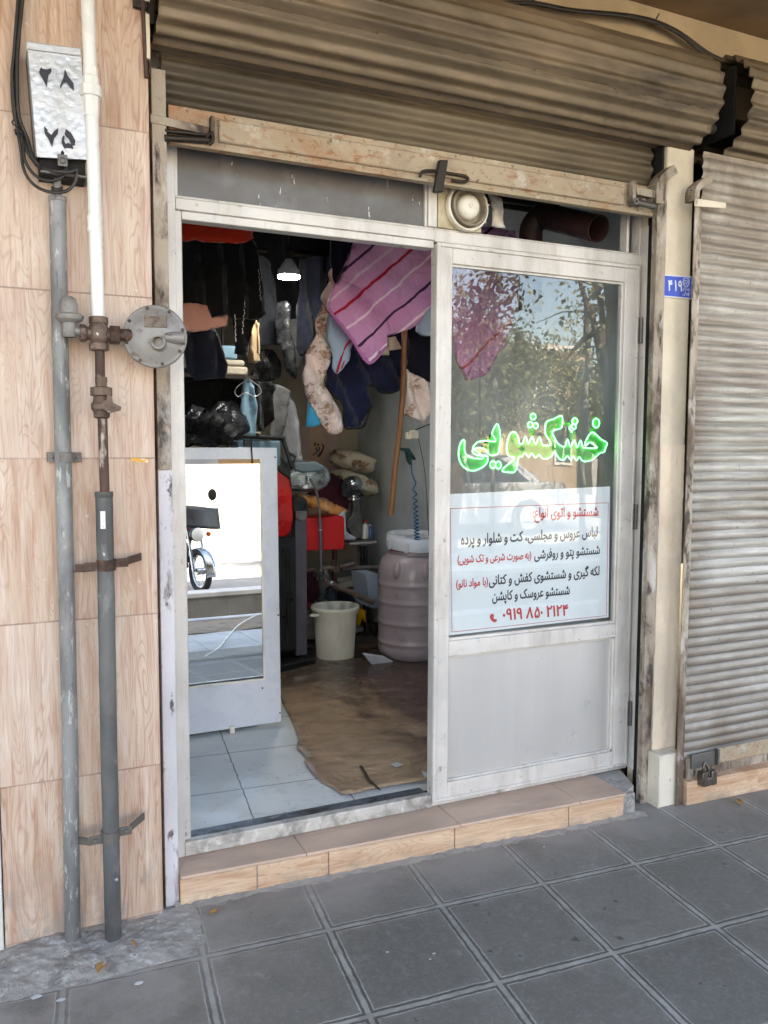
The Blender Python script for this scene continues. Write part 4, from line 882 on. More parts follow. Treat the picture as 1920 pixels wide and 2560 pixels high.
# ------------------------------------------------------------------ shop floor
ZF = -.03
m, nt, p, co = newmat('white_floor_tiles')
x, y, z = node(nt, 'ShaderNodeSeparateXYZ', {0: co}).outputs
wv = mathn(nt, 'MULTIPLY', mathn(nt, 'SUBTRACT', noise(nt, co, 18, 4), .5), .012)
s_ = mathn(nt, 'DIVIDE', mathn(nt, 'ADD', mathn(nt, 'SUBTRACT', mathn(nt, 'SUBTRACT', x, mathn(nt, 'MULTIPLY', y, .114)), .225), wv), .378)
t_ = mathn(nt, 'DIVIDE', mathn(nt, 'ADD', mathn(nt, 'SUBTRACT', mathn(nt, 'ADD', y, mathn(nt, 'MULTIPLY', x, .08)), .40), wv), .388)
fd = lambda q: mathn(nt, 'ABSOLUTE', mathn(nt, 'SUBTRACT', mathn(nt, 'FRACT', mathn(nt, 'ADD', q, .5)), .5))
d = mathn(nt, 'MINIMUM', fd(s_), fd(t_))
col = ramp(nt, noise(nt, co, 3, 6), [(.3, C(224, 221, 216)), (.7, C(240, 237, 231))])
col = mixc(nt, mapr(nt, noise(nt, co, 9, 6, .4, .7), .55, .75, 0, .5), col, C(168, 160, 152))
col = mixc(nt, mapr(nt, noise(nt, co, 45, 4), .69, .72, 0, .8), col, C(96, 90, 84))
col = mixc(nt, mapr(nt, d, .004, .009, .9, 0), col, C(88, 80, 74))
finish(nt, p, col, mapr(nt, noise(nt, co, 8, 4), .3, .7, .28, .5), 0, mapr(nt, d, .004, .01), .15, .003)
mb = MB(); mb.face([(-.12, .05, ZF), (1.97, .05, ZF), (1.97, 3.3, ZF), (-.12, 3.3, ZF)]); struct(mb.build('floor', m, smooth=0))
m, nt, p, co = newmat('brown_worn_lino')
n1 = noise(nt, co, 1.3, 5, .4); n2 = noise(nt, mapping(nt, co, (.9, 1.5, 1), (0, 0, .3)), 3, 6, .5, .6)
x, y, z = node(nt, 'ShaderNodeSeparateXYZ', {0: co}).outputs
col = ramp(nt, n1, [(.3, C(180, 146, 116)), (.55, C(194, 160, 130)), (.75, C(166, 132, 108))])
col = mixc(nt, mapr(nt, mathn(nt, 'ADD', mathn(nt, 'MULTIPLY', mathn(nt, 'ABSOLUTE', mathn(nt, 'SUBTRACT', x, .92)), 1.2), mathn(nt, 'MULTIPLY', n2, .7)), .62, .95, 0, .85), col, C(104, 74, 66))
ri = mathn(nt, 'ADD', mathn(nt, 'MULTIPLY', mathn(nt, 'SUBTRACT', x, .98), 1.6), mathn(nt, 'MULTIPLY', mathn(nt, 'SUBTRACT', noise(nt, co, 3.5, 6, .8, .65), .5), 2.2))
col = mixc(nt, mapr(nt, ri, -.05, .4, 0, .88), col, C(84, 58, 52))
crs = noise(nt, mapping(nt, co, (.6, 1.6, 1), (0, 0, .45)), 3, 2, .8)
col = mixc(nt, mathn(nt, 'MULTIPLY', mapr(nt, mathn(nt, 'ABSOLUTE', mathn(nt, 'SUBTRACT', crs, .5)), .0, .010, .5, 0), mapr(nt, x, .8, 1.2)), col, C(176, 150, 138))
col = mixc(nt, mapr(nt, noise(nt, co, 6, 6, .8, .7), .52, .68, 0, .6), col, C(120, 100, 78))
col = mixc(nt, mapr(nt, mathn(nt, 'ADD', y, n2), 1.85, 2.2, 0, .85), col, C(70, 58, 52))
col = mixc(nt, mapr(nt, n2, .60, .68, 0, .45), col, C(176, 156, 140))
col = mixc(nt, mapr(nt, noise(nt, co, 30, 5), .66, .72, 0, .6), col, C(80, 66, 52))
finish(nt, p, col, mapr(nt, n2, .3, .7, .16, .42), 0, mathn(nt, 'ADD', n2, mathn(nt, 'MULTIPLY', noise(nt, co, 7, 2, 1.2), 1.2)), .45, .02)
z4 = lambda a, b: (440 + a * .3978, 1640 + b * .3978)
ml = [z4(*q) for q in ((640, 240), (690, 340), (735, 430), (770, 545), (756, 590), (802, 632), (820, 662), (806, 682), (835, 720), (870, 765), (920, 805), (985, 838), (1020, 870), (1058, 890), (1120, 884), (1200, 862), (1290, 846), (1420, 820), (1610, 792))]
pts = [atz(u, v, ZF) for u, v in ml] + [Vector((1.93, .35, ZF)), Vector((1.93, 3.1, ZF)), Vector((.62, 3.1, ZF))]
b = bmesh.new(); b.faces.new([b.verts.new(q + Vector((0, 0, .004))) for q in pts])
for k in range(1, 72):
    bmesh.ops.bisect_plane(b, geom=b.verts[:] + b.edges[:] + b.faces[:], plane_co=(0, k * .045, 0), plane_no=(0, 1, 0))
    bmesh.ops.bisect_plane(b, geom=b.verts[:] + b.edges[:] + b.faces[:], plane_co=(k * .045, 0, 0), plane_no=(1, 0, 0))
bmesh.ops.triangulate(b, faces=b.faces[:])
for v in b.verts: v.co.z += .006 + .004 * mnoise.noise(Vector((v.co.x * 7, v.co.y * 22, 9))) + .006 * mnoise.noise(Vector((v.co.x * 2.2, v.co.y * 9, 1)))
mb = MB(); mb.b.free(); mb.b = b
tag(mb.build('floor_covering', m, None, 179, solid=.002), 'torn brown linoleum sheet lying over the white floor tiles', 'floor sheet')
mb = MB()
for P in (((1395, 878), (1605, 845), (1600, 880), (1430, 902)),):
    mb.prism([atz(*z4(*q), ZF + .003) for q in P], (0, 0, .003))
tag(mb.build('black_strip', M['black'], None, 0), 'short black strip on the tile edge inside the threshold', 'strip')
mb = MB(); mb.prism([atz(*z4(*q), ZF + .018) for q in ((1150, 690), (1168, 688), (1200, 735), (1215, 770), (1290, 842), (1278, 844), (1205, 785), (1185, 745))], (0, 0, .001)); tag(mb.build('mat_tear', pm('torn_brown_edge', C(70, 56, 44), [], .8), None, 0), 'dark torn slit in the brown floor sheet', 'tear')
mb = MB()
for P in (((1350, 680), (1395, 668), (1425, 685), (1385, 700)), ((1545, 725), (1605, 740), (1605, 768), (1560, 760))):
    mb.prism([atz(*z4(*q), ZF + .014) for q in P], (0, 0, .002))
mb.prism([atz(*z4(*q), ZF + .006) for q in ((1165, 1325 - 1358 + 28), (1290, -10), (1400, 62), (1350, 100), (1250, 60))], (0, 0, .002))
tag(mb.build('paper_scraps', M['paint'], None, 0), 'white paper scraps on the brown floor near the barrel', 'paper', None)

# ------------------------------------------------------------------ cloth materials
def cloth(name, c, c2=None, bump=.2, rough=.85, layers=()):
    L = list(layers)
    if c2: L.insert(0, (c2, 7, .45, .7, .8))
    m = pm(name, c, L, rough, 0, bump * 2.2, 34, spec=.2)
    m.node_tree.nodes['Principled BSDF'].inputs['Sheen Weight'].default_value = .15
    return m
M['blackcloth'] = cloth('black_wool', C(20, 19, 21)); M['navy'] = cloth('navy_fleece', C(20, 23, 48), C(32, 36, 72)); M['navyd'] = cloth('dark_navy', C(18, 20, 34))
M['jeans'] = cloth('faded_jeans', C(58, 60, 66), C(78, 80, 86)); M['beige'] = cloth('beige_trousers', C(150, 124, 92)); M['grey'] = cloth('grey_coat', C(112, 110, 110), C(84, 82, 82))
M['pinkc'] = cloth('salmon_cotton', C(206, 150, 136)); M['orange'] = cloth('orange_red_cloth', C(206, 52, 24)); M['sheet'] = cloth('white_sheet', C(196, 196, 204), C(170, 170, 178))
M['bluesh'] = cloth('pale_blue_shirt', C(140, 176, 196), C(96, 136, 160)); M['bluequilt'] = cloth('grey_blue_quilt', C(150, 164, 184)); M['cyan'] = cloth('teal_blanket', C(44, 140, 176), C(24, 92, 130))
M['burg'] = cloth('burgundy_blanket', C(66, 28, 38)); M['orangeb'] = cloth('orange_cream_blanket', C(214, 140, 74), C(226, 196, 160)); M['creamc'] = cloth('cream_blanket', C(196, 184, 164))
M['foil'] = pm('crinkled_clear_plastic', C(64, 64, 66), [(C(160, 160, 164), 14, .62, .70, .7), (C(20, 20, 22), 8, .42, .56, .85)], .25, .2, 1.0, 18)
def floral(name, base, c1, c2):
    m, nt, p, co = newmat(name)
    wv_ = mapping(nt, co, (1, .3, 1))
    w = noise(nt, wv_, 26, 4, .4); w2 = noise(nt, wv_, 55, 3, .8)
    vo = node(nt, 'ShaderNodeTexVoronoi', {'Vector': wv_, 'Scale': 11.0, 'Randomness': 1.0})
    vs_ = node(nt, 'ShaderNodeTexVoronoi', {'Vector': wv_, 'Scale': 30.0, 'Randomness': 1.0})
    dd = mathn(nt, 'ADD', vo.outputs[0], mathn(nt, 'MULTIPLY', mathn(nt, 'SUBTRACT', w, .5), 1.5))
    col = mixc(nt, mapr(nt, noise(nt, co, 7, 4), .4, .7, 0, .55), base, tuple(x * .82 for x in base[:3]) + (1,))
    col = mixc(nt, mapr(nt, dd, .30, .20, 0, .75), col, c1)
    pet = mathn(nt, 'MULTIPLY', mapr(nt, vs_.outputs[0], .36, .30), mapr(nt, dd, .42, .30)); col = mixc(nt, mathn(nt, 'MULTIPLY', pet, .8), col, c2)
    vein = mathn(nt, 'MULTIPLY', mapr(nt, mathn(nt, 'ABSOLUTE', mathn(nt, 'SUBTRACT', w2, .5)), .035, .01), mapr(nt, dd, .5, .36)); col = mixc(nt, mathn(nt, 'MULTIPLY', vein, .85), col, tuple(x * .5 for x in c2[:3]) + (1,))
    finish(nt, p, col, .85, 0, mathn(nt, 'ADD', noise(nt, co, 22, 4, .5), noise(nt, co, 60, 3)), .5, .01, .2); return m
M['floral'] = floral('floral_cotton', C(224, 200, 192), C(176, 130, 110), C(150, 120, 84))
M['floralp'] = floral('brown_floral_pillowcase', C(206, 194, 174), C(140, 92, 54), C(84, 74, 60))
M['floralw'] = floral('pale_floral_sheet', C(226, 222, 214), C(196, 170, 160), C(170, 150, 130))
def quiltmat():
    m, nt, p, co = newmat('pink_striped_quilt')
    x, y, z = node(nt, 'ShaderNodeSeparateXYZ', {0: co}).outputs
    a0, a1 = at(893, 866, .8), at(1080, 699, .8); dx, dz = a1.x - a0.x, a1.z - a0.z; L = math.hypot(dx, dz); nx, nz = -dz / L, dx / L
    wb_ = mathn(nt, 'MULTIPLY', mathn(nt, 'SUBTRACT', noise(nt, co, 9, 3), .5), .03)
    s = mathn(nt, 'ADD', mathn(nt, 'ADD', mathn(nt, 'MULTIPLY', x, nx), mathn(nt, 'MULTIPLY', z, nz)), wb_)
    def off(u, v): q = at(u, v, .8); return q.x * nx + q.z * nz
    col = mixc(nt, mapr(nt, noise(nt, co, 4, 4), .35, .65), C(188, 122, 172), C(206, 148, 194))
    for (u, v), w, c in (((893, 866), .006, C(52, 24, 60)), ((900, 793), .005, C(226, 196, 216)), ((900, 734), .0065, C(168, 14, 44)), ((900, 685), .005, C(216, 178, 206)), ((870, 668), .006, C(70, 30, 70)), ((1000, 600), .005, C(216, 178, 206)), ((960, 866), .006, C(226, 196, 216)), ((1171, 905), .006, C(168, 14, 44)), ((1180, 700), .006, C(150, 14, 44))):
        k = mathn(nt, 'ABSOLUTE', mathn(nt, 'SUBTRACT', s, off(u, v))); col = mixc(nt, mapr(nt, k, w * .8, w * 1.2, 1, 0), col, c)
    vo = node(nt, 'ShaderNodeTexVoronoi', {'Vector': mapping(nt, co, (1, .2, 1)), 'Scale': 9.0}, feature='DISTANCE_TO_EDGE')
    finish(nt, p, col, .75, 0, mathn(nt, 'ADD', mathn(nt, 'MULTIPLY', mapr(nt, vo.outputs[0], 0, .10), .35), noise(nt, co, 24, 4, .6)), .45, .02, .3); return m
M['quilt'] = quiltmat()
z7 = lambda a, b: (440 + a * .3978, 520 + b * .3978)
z8 = lambda a, b: (440 + a * .3978, 1100 + b * .3978)
def q7(*l): return [z7(*q) for q in l]
def q8(*l): return [z8(*q) for q in l]

# ------------------------------------------------------------------ rails and hung washing
ra = thing('clothes_rail', (1, 1.4, 2.45), 'dark steel clothes rails under the ceiling', 'rail')
for i, (y_, z_) in enumerate(((.80, 2.42), (.95, 2.44), (1.6, 2.40), (2.3, 2.42))):
    mb = MB(); mb.tube([(-.12, y_, z_), (1.97, y_, z_)], .014, 10); mb.build('rod', M['dark'], ra, 60)
qe = lambda c: .012 * math.sin(26 * c.x + 6 * c.z) * math.sin(24 * c.z - 5 * c.x)
o = drape('quilt', [(889, 560), (889, 597), (872, 650), (862, 676), (846, 705), (832, 716), (824, 745), (822, 771), (838, 794), (858, 815), (874, 838), (897, 874), (913, 898), (925, 905), (939, 896), (950, 878), (965, 866), (967, 838), (985, 833), (1005, 828), (1030, 818), (1047, 804), (1055, 783), (1070, 768), (1085, 758), (1128, 800), (1141, 905), (1171, 951), (1215, 938), (1240, 905), (1262, 860), (1290, 780), (1300, 690), (1290, 575)], .8, M['quilt'], .03, .012, (18, 7), 3, .022, extra=qe)
tag(o, 'pink padded quilt with dark red, white and purple stripes hanging inside the door', 'quilt')
mb = MB(); mb.tube(smoothpath([at(u, v, .785) for u, v in ((822, 771), (838, 795), (874, 839), (897, 875), (913, 900), (925, 907), (939, 898), (966, 867))], 5), .007, 8); mb.build('binding', cloth('mauve_binding', C(186, 110, 168)), o, 179)
o = drape('quilt', q7((985, 660), (970, 690), (955, 760), (950, 830), (970, 870), (985, 920), (990, 1000), (1005, 1035), (1020, 1042), (1045, 1010), (1075, 960), (1085, 890), (1105, 860), (1100, 700)), .86, M['bluequilt'], .03, .012, (34, 20), 5, .02, extra=qe)
tag(o, 'grey blue padded quilt corner with red piping hanging behind the pink quilt', 'quilt')
mb = MB(); mb.tube(smoothpath([at(*z7(*q), .838) for q in ((1012, 1035), (1030, 970), (1060, 880), (1100, 830))], 5), .005, 8); mb.tube(smoothpath([at(*z7(*q), .842) for q in ((1040, 1010), (1062, 950), (1080, 890))], 5), .003, 6); mb.build('piping', cloth('red_piping', C(170, 20, 50)), o, 179)
o = drape('bed_sheet', q7((985, 375), (960, 440), (930, 560), (900, 690), (870, 800), (850, 880), (825, 950), (800, 1010), (798, 1060), (815, 1110), (830, 1170), (860, 1230), (900, 1290), (940, 1360), (975, 1410), (1000, 1421), (1030, 1415), (1055, 1360), (1055, 1290), (1030, 1240), (970, 1160), (940, 1120), (945, 1000), (965, 900), (960, 780), (980, 640), (1010, 480)), .92, M['floral'], .008, .03, (60, 34), 5, .016, seed=1, crease=.016)
tag(o, 'long pale floral sheet hanging in a narrow twist left of the quilts', 'sheet')
o = drape('blanket', q7((960, 900), (945, 960), (940, 1110), (990, 1180), (1050, 1225), (1060, 1370), (1120, 1380), (1175, 1372), (1200, 1310), (1228, 1235), (1180, 1125), (1220, 1108), (1270, 1125), (1283, 1155), (1350, 1160), (1422, 1130), (1440, 1000), (1445, 780), (1300, 760), (1100, 800)), 1.06, M['navy'], .02, .03, (44, 12), 4, .02, seed=2, crease=.010)
tag(o, 'navy fleece blanket with dark binding hanging in the middle of the washing', 'blanket')
mb = MB(); mb.tube(smoothpath([at(*z7(*q), 1.04) for q in ((940, 1112), (990, 1182), (1050, 1230), (1060, 1372), (1120, 1382), (1175, 1374), (1202, 1312), (1230, 1237))], 5), .006, 8); mb.tube(smoothpath([at(*z7(*q), 1.04) for q in ((1220, 1110), (1270, 1127), (1285, 1157), (1350, 1162), (1422, 1132))], 5), .006, 8); mb.build('binding', M['blackcloth'], o, 179)
for P in ([(1330, 815), (1415, 800), (1418, 885), (1340, 895)], [(1285, 878), (1335, 872), (1338, 925), (1288, 925)]):
    drape('cream_patch', q7(*P), 1.03, M['creamc'], .008, .005, (20, 5), 4, .03, o)
o = drape('blanket', q7((845, 1185), (830, 1240), (818, 1300), (818, 1375), (865, 1372), (925, 1350), (900, 1300), (880, 1250)), .98, M['cyan'], .02, .014, (44, 14), 5, .02, seed=3)
tag(o, 'teal blanket corner with black edge below the floral sheet', 'blanket')
o = drape('blanket', q7((1440, 760), (1445, 1010), (1510, 1050), (1560, 1085), (1625, 1110), (1650, 700)), 1.12, M['navyd'], .02, .016, (24, 6), 4, .03, seed=4)
tag(o, 'dark navy blanket hanging behind the wooden stick at the door edge', 'blanket')
o = drape('bed_sheet', q7((1440, 1015), (1480, 1030), (1515, 1052), (1555, 1080), (1590, 1135), (1605, 1240), (1600, 1300), (1575, 1355), (1530, 1340), (1440, 1290), (1436, 1150)), 1.02, M['floral'], .008, .028, (58, 24), 5, .016, seed=6, crease=.015)
tag(o, 'pale floral cloth hanging to the right of the wooden stick', 'sheet')
o = drape('folded_cloth', q7((1545, 650), (1520, 700), (1525, 770), (1560, 800), (1660, 805), (1660, 600)), .86, M['bluequilt'], .03, .014, (20, 14), 4, .025, seed=8)
tag(o, 'pale grey blue cloth peeping out under the right side of the pink quilt', 'cloth')
o = drape('hung_garment', q7((980, 150), (975, 300), (985, 380), (1005, 470), (1060, 360), (1120, 180)), .98, M['navyd'], .015, .015, (40, 5), 5, .03)
tag(o, 'black garment hanging behind the top left edge of the pink quilt', 'garment')
o = drape('wash_bag', [(1228, 470), (1238, 478), (1262, 495), (1266, 525), (1262, 545), (1264, 570), (1240, 572), (1226, 565)], .11, M['floralw'], .01, .02, (60, 20), 9, .015)
tag(o, 'crumpled floral fabric bundle showing beside the exhaust fan', 'cloth')
# left side: dark coats
def gar(px, y_, mt, lab, cat='garment', nm='hung_garment', sd=0, th=.015, amp=.028, fr=(58, 3), cr_=.012):
    return tag(drape(nm, q7(*px), y_, M[mt], th, amp, fr, 5, .02, seed=sd, crease=cr_), lab, cat)
gar(((0, 40), (20, 180), (60, 205), (120, 190), (200, 212), (290, 220), (400, 220), (450, 210), (478, 185), (482, 80), (470, 20)), .75, 'orange', 'orange red cloth folded over the rail behind the lintel', 'cloth', 'folded_cloth', 1, .03, .015, (20, 5))
gar(((0, 180), (0, 620), (60, 610), (195, 615), (230, 690), (330, 660), (365, 700), (440, 690), (490, 700), (530, 690), (555, 670), (545, 560), (520, 420), (510, 300), (480, 205)), 1.15, 'blackcloth', 'big black coat hanging at the top left of the doorway', sd=3)
gar(((40, 600), (30, 770), (110, 778), (210, 762), (325, 735), (328, 675), (270, 685), (225, 693), (195, 612), (110, 600)), 1.10, 'pinkc', 'salmon pink garment with its sleeve sticking out below the black coat', sd=5, th=.02, amp=.01)
gar(((40, 760), (70, 1010), (130, 1080), (310, 1065), (315, 980), (285, 860), (255, 750), (110, 770)), 1.2, 'navyd', 'dark navy jacket hanging under the salmon pink garment', sd=6)
gar(((340, 660), (360, 760), (362, 840), (365, 920), (440, 935), (455, 890), (480, 780), (500, 690)), 1.25, 'blackcloth', 'black trousers hanging below the big black coat', sd=8)
mb = MB()
for a_, b_ in (((432, 600), (415, 780)), ((518, 395), (530, 570)), ((370, 680), (372, 830))):
    P_, Q_ = at(*z7(*a_), 1.09), at(*z7(*b_), 1.09)
    for k in range(10): mb.obox(P_.lerp(Q_, k / 9) + Vector((.003 * (k % 2), 0, 0)), (.0012, 0, 0), (0, .0015, 0), (0, 0, .004 if k % 3 else .007))
tag(mb.build('zip_pullers', M['silver'], None, 0), 'bright zip teeth and pullers on the black coat', 'zips')
gar(((530, 300), (520, 480), (530, 700), (525, 860), (580, 865), (640, 862), (638, 700), (635, 480), (600, 340)), 2.1, 'jeans', 'faded grey jeans hanging upside down in the middle', sd=9)
gar(((505, 690), (480, 780), (455, 900), (455, 970), (500, 975), (535, 960), (530, 720)), 1.7, 'beige', 'beige trousers hanging just left of the faded jeans', sd=10)
gar(((640, 590), (632, 700), (650, 840), (680, 900), (700, 1020), (745, 1075), (742, 1000), (735, 880), (700, 760), (712, 640), (690, 590)), 1.85, 'foil', 'crinkled clear plastic garment cover hanging right of the jeans', 'plastic cover', 'garment_cover', 2, .02, .03, (50, 9))
gar(((780, 320), (770, 600), (765, 870), (800, 930), (850, 870), (900, 690), (960, 430), (970, 300)), 1.9, 'navyd', 'dark navy coat hanging behind the narrow floral sheet', sd=13)
gar(((500, 900), (485, 1090), (560, 1095), (660, 1060), (655, 960), (600, 890)), 2.2, 'foil', 'grey plastic bag of laundry hanging below the jeans', 'plastic bag', 'laundry_bag', 4, .03, .03, (30, 9))
gar(((440, 1065), (425, 1150), (405, 1300), (400, 1430), (510, 1430), (512, 1240), (490, 1130), (465, 1075)), 1.75, 'bluesh', 'pale blue creased shirt on a wire hanger above the mirror', 'shirt', 'hung_shirt', 5, .02, .02, (60, 4))
gar(((495, 1090), (500, 1200), (510, 1400), (560, 1400), (610, 1330), (600, 1180), (620, 1120), (580, 1090)), 1.8, 'blackcloth', 'black jacket hanging right of the pale blue shirt', sd=14)
gar(((600, 1100), (590, 1200), (600, 1440), (665, 1450), (690, 1300), (710, 1150), (650, 1110)), 1.9, 'grey', 'grey raincoat hanging right of the black jacket', 'coat', 'hung_coat', 15)
gar(((715, 1190), (680, 1340), (660, 1480), (690, 1600), (780, 1600), (770, 1400), (740, 1230)), 2.3, 'sheet', 'white sheet hanging against the rear wall', 'sheet', 'bed_sheet', 16)
gar(((80, 1270), (80, 1480), (230, 1490), (410, 1430), (405, 1250), (330, 1230), (240, 1260), (160, 1300)), 1.75, 'foil', 'heap of clear plastic wrapped laundry above the mirror panel', 'plastic bags', 'laundry_bag', 6, .10, .05, (18, 20))
o = thing('wire_hanger', at(*z7(460, 1120), 1.7), 'white wire hanger over the pale blue shirt', 'hanger')
mb = MB(); mb.tube(smoothpath([at(*z7(*q), 1.7) for q in ((455, 1020), (440, 1050), (450, 1080), (400, 1110), (370, 1150), (390, 1185), (440, 1160), (490, 1185), (535, 1160), (520, 1120), (465, 1080), (455, 1065))], 4), .0022, 6); mb.build('wire', M['silver'], o, 60)
gar(((470, 150), (470, 560), (500, 700), (640, 740), (760, 720), (960, 640), (990, 150)), 2.35, 'blackcloth', 'row of dark coats hanging furthest back behind the bulb', 'garments', 'hung_garments', 21, .05, .04, (16, 2))
gar(((60, 1000), (60, 1300), (400, 1290), (420, 1060), (330, 1040), (300, 1070)), 2.25, 'blackcloth', 'dark coats hanging under the wall shelf at left', 'garments', 'hung_garments', 22, .05, .03, (18, 2))
gar(((640, 700), (650, 860), (760, 1010), (830, 860), (900, 700)), 2.2, 'grey', 'dim grey coat hanging under the row of dark coats', 'coat', 'hung_coat', 23)
# shelf with a lit stack of folded things
sh = thing('wall_shelf', at(560, 932, 2.0), 'thin dark shelf carrying folded linen at left', 'shelf')
mb = MB(); P_, Q_ = at(455, 934, 2.0), at(640, 930, 2.0); mb.box(P_.x - .2, Q_.x, 1.95, 2.35, P_.z - .02, P_.z); mb.build('board', M['dark'], sh, 0)
for k in (0, 1): mb = MB(); mb.tube([(P_.x - .1 + k * .4, 2.3, P_.z - .02), (P_.x - .1 + k * .4, 2.3, P_.z - .02 + .7)], .01, 8); mb.build('hanger_rod', M['dark'], sh, 60)
def soft(name, x0, x1, y0, y1, z0, z1, mt, lab=None, cat='linen', par=None, bev=.012, grp=None):
    mb = MB(); mb.box(x0, x1, y0, y1, z0, z1); o = mb.build(name, mt, par, 60, bevel=bev)
    if lab: tag(o, lab, cat, grp)
    return o
zb = P_.z
for u0, u1, hh, mt, lab in ((556, 618, .05, 'creamc', 'bottom cream folded linen on the shelf'), (560, 610, .035, 'creamc', 'second cream folded linen on the shelf under the blue one'), (552, 592, .075, 'bluesh', 'pale blue folded linen on top of the shelf stack')):
    soft('folded_linen', at(u0, 900, 2.0).x, at(u1, 900, 2.0).x, 1.98, 2.3, zb + .001, zb + hh, M[mt], lab); zb += hh + .001

# ------------------------------------------------------------------ bulb
YB = 1.6; bq = at(722, 692, YB)
bu = thing('ceiling_bulb', bq, 'bright white LED bulb hanging on a cord from the ceiling', 'lamp')
M['led'] = emit('led_diffuser', (.86, .95, 1, 1), 30); M['bulbw'] = pm('bulb_housing', C(196, 200, 204), [], .4)
mb = MB(); mb.lathe([(.058, .004), (.056, -.006), (.04, -.010), (0, -.011)], bq, (0, 0, 1), 32); mb.build('diffuser', M['led'], bu, 60)
mb = MB(); mb.lathe([(.058, .004), (.058, .016), (.05, .035), (.042, .055), (.026, .078), (.018, .085), (.018, .09)], bq, (0, 0, 1), 32)
for k in range(18): a = k * math.pi / 9; mb.obox(bq + Vector((math.cos(a) * .054, math.sin(a) * .054, .024)), (.003 * math.cos(a), .003 * math.sin(a), 0), (-.003 * math.sin(a), .003 * math.cos(a), 0), (0, 0, .012))
mb.build('housing', M['bulbw'], bu, 40)
mb = MB(); mb.lathe([(.019, .088), (.022, .092), (.022, .135), (.012, .145), (0, .145)], bq, (0, 0, 1), 20); mb.build('socket', M['black'], bu, 40)
mb = MB(); mb.tube([bq + Vector((0, 0, .14)), bq + Vector((.004, 0, .25)), (bq.x, bq.y, 2.70)], .004, 6); mb.build('cord', M['wire'], bu, 60)

# ------------------------------------------------------------------ mirror panel
z_b = at(702, 1805, 1.0).z; xr = at(701, 1400, 1.0).x; xl = -.05; z_t = at(700, 1119, 1.0).z
mp = thing('mirror_panel', (.3, 1.0, z_b), 'white board with a tall framed mirror reflecting the sunny street', 'mirror')
M['board'] = pm('white_gloss_board', C(214, 216, 224), [(C(196, 196, 202), 4, .5, .7, .4)], .3, 0, .02, 20, var=.03)
M['mirror'] = pm('silver_mirror', C(226, 230, 230), [], .0, 1.0, rvar=0, var=0); M['mirror'].node_tree.nodes['Principled BSDF'].inputs['Roughness'].default_value = 0
for l in list(M['mirror'].node_tree.links):
    if l.to_socket.name == 'Roughness': M['mirror'].node_tree.links.remove(l)
M['amber'] = pm('amber_tape', C(176, 128, 72), [(C(150, 104, 54), 8, .5, .7, .5)], .35); M['tape'] = pm('grey_tape', C(176, 176, 180), [(C(140, 138, 140), 9, .5, .7, .6)], .4)
mb = MB(); mb.box(xl, xr, 1.0, 1.025, z_b, z_t); mb.build('board', M['board'], mp, 30, bevel=.003)
ym = .997
ma, mb_ = at(470, 1718, ym), at(655, 1160, ym)
mb = MB(); mb.box(xl + .02, mb_.x, ym, 1.0, ma.z, mb_.z); mb.build('mirror_glass', M['mirror'], mp, 0)
mb = MB(); mb.box(mb_.x, mb_.x + .008, .992, 1.0, ma.z - .008, mb_.z + .022); mb.box(xl + .02, mb_.x, .992, 1.0, ma.z - .008, ma.z); mb.build('trim', M['ivory'], mp, 30, bevel=.001)
xa = at(550, 1155, ym).x
mb = MB(); mb.box(xa, mb_.x + .001, .9955, 1.0, mb_.z, mb_.z + .022); mb.build('amber_tape', M['amber'], mp, 0)
mb = MB(); mb.box(xl + .02, xa, .9955, 1.0, mb_.z, mb_.z + .022); mb.build('grey_tape', M['tape'], mp, 0)
mb = MB()
for u, v in ((694, 1143), (698, 1539), (700, 1782), (657, 1721)): mb.lathe([(0, 0), (.004, 0), (.004, .002), (0, .003)], at(u, v, 1.0), (0, -1, 0), 10)
mb.build('screws', M['dark'], mp, 40)
mb = MB(); mb.tube([at(634, 1090, .99), at(635, 1118, .99), at(637, 1158, .99)], .003, 6); mb.build('hook_wire', M['black'], mp, 60)
c0 = at(581, 1824, .99)
mb = MB(); mb.box(c0.x - .011, c0.x + .011, .985, 1.02, ZF + .001, z_b + .014); mb.build('foot_clip', M['ivory'], mp, 30, bevel=.002)
mp.rotation_euler.x = -R(1.8)
ct = thing('counter', (.25, 1.3, ZF), 'dark low counter standing behind the mirror board', 'counter')
M['wood'] = pm('dark_wood', C(58, 44, 36), [], .6)
mb = MB(); mb.box(-.1, xr - .08, 1.08, 1.60, ZF, .98); mb.build('cabinet', M['wood'], ct, 30); mb = MB(); mb.box(-.11, xr - .06, 1.07, 1.62, .98, 1.01); mb.build('worktop', M['wood'], ct, 30, bevel=.003)

# ------------------------------------------------------------------ steam press
def pxbox(mb, u0, v0, u1, v1, y, dep):
    a_, b_ = at(u0, v1, y), at(u1, v0, y); mb.box(a_.x, b_.x, y, y + dep, a_.z, b_.z); return mb
pr = thing('steam_press', (.95, 2.1, ZF), 'steam press with red cover, chrome head and black base', 'press machine')
M['redp'] = pm('red_press_paint', C(214, 22, 24), [(C(170, 12, 16), 6, .5, .7, .5)], .3); M['chrome'] = pm('dull_chrome', C(176, 182, 188), [(C(120, 124, 130), 8, .5, .7, .6)], .22, .9)
M['blackp'] = pm('black_press_paint', C(22, 22, 24), [(C(44, 42, 42), 12, .55, .7, .5)], .4); M['greyp'] = pm('grey_press_column', C(94, 88, 96), [(C(70, 64, 70), 7, .5, .7, .5)], .45, .2)
M['redbox'] = pm('flat_red_box', C(196, 16, 18), [], .5, var=.04)
mb = MB(); P_ = [at(u, v, 1.9) for u, v in ((660, 1160), (702, 1168), (722, 1185), (731, 1230), (734, 1300), (728, 1330), (712, 1342), (690, 1343), (660, 1340))]
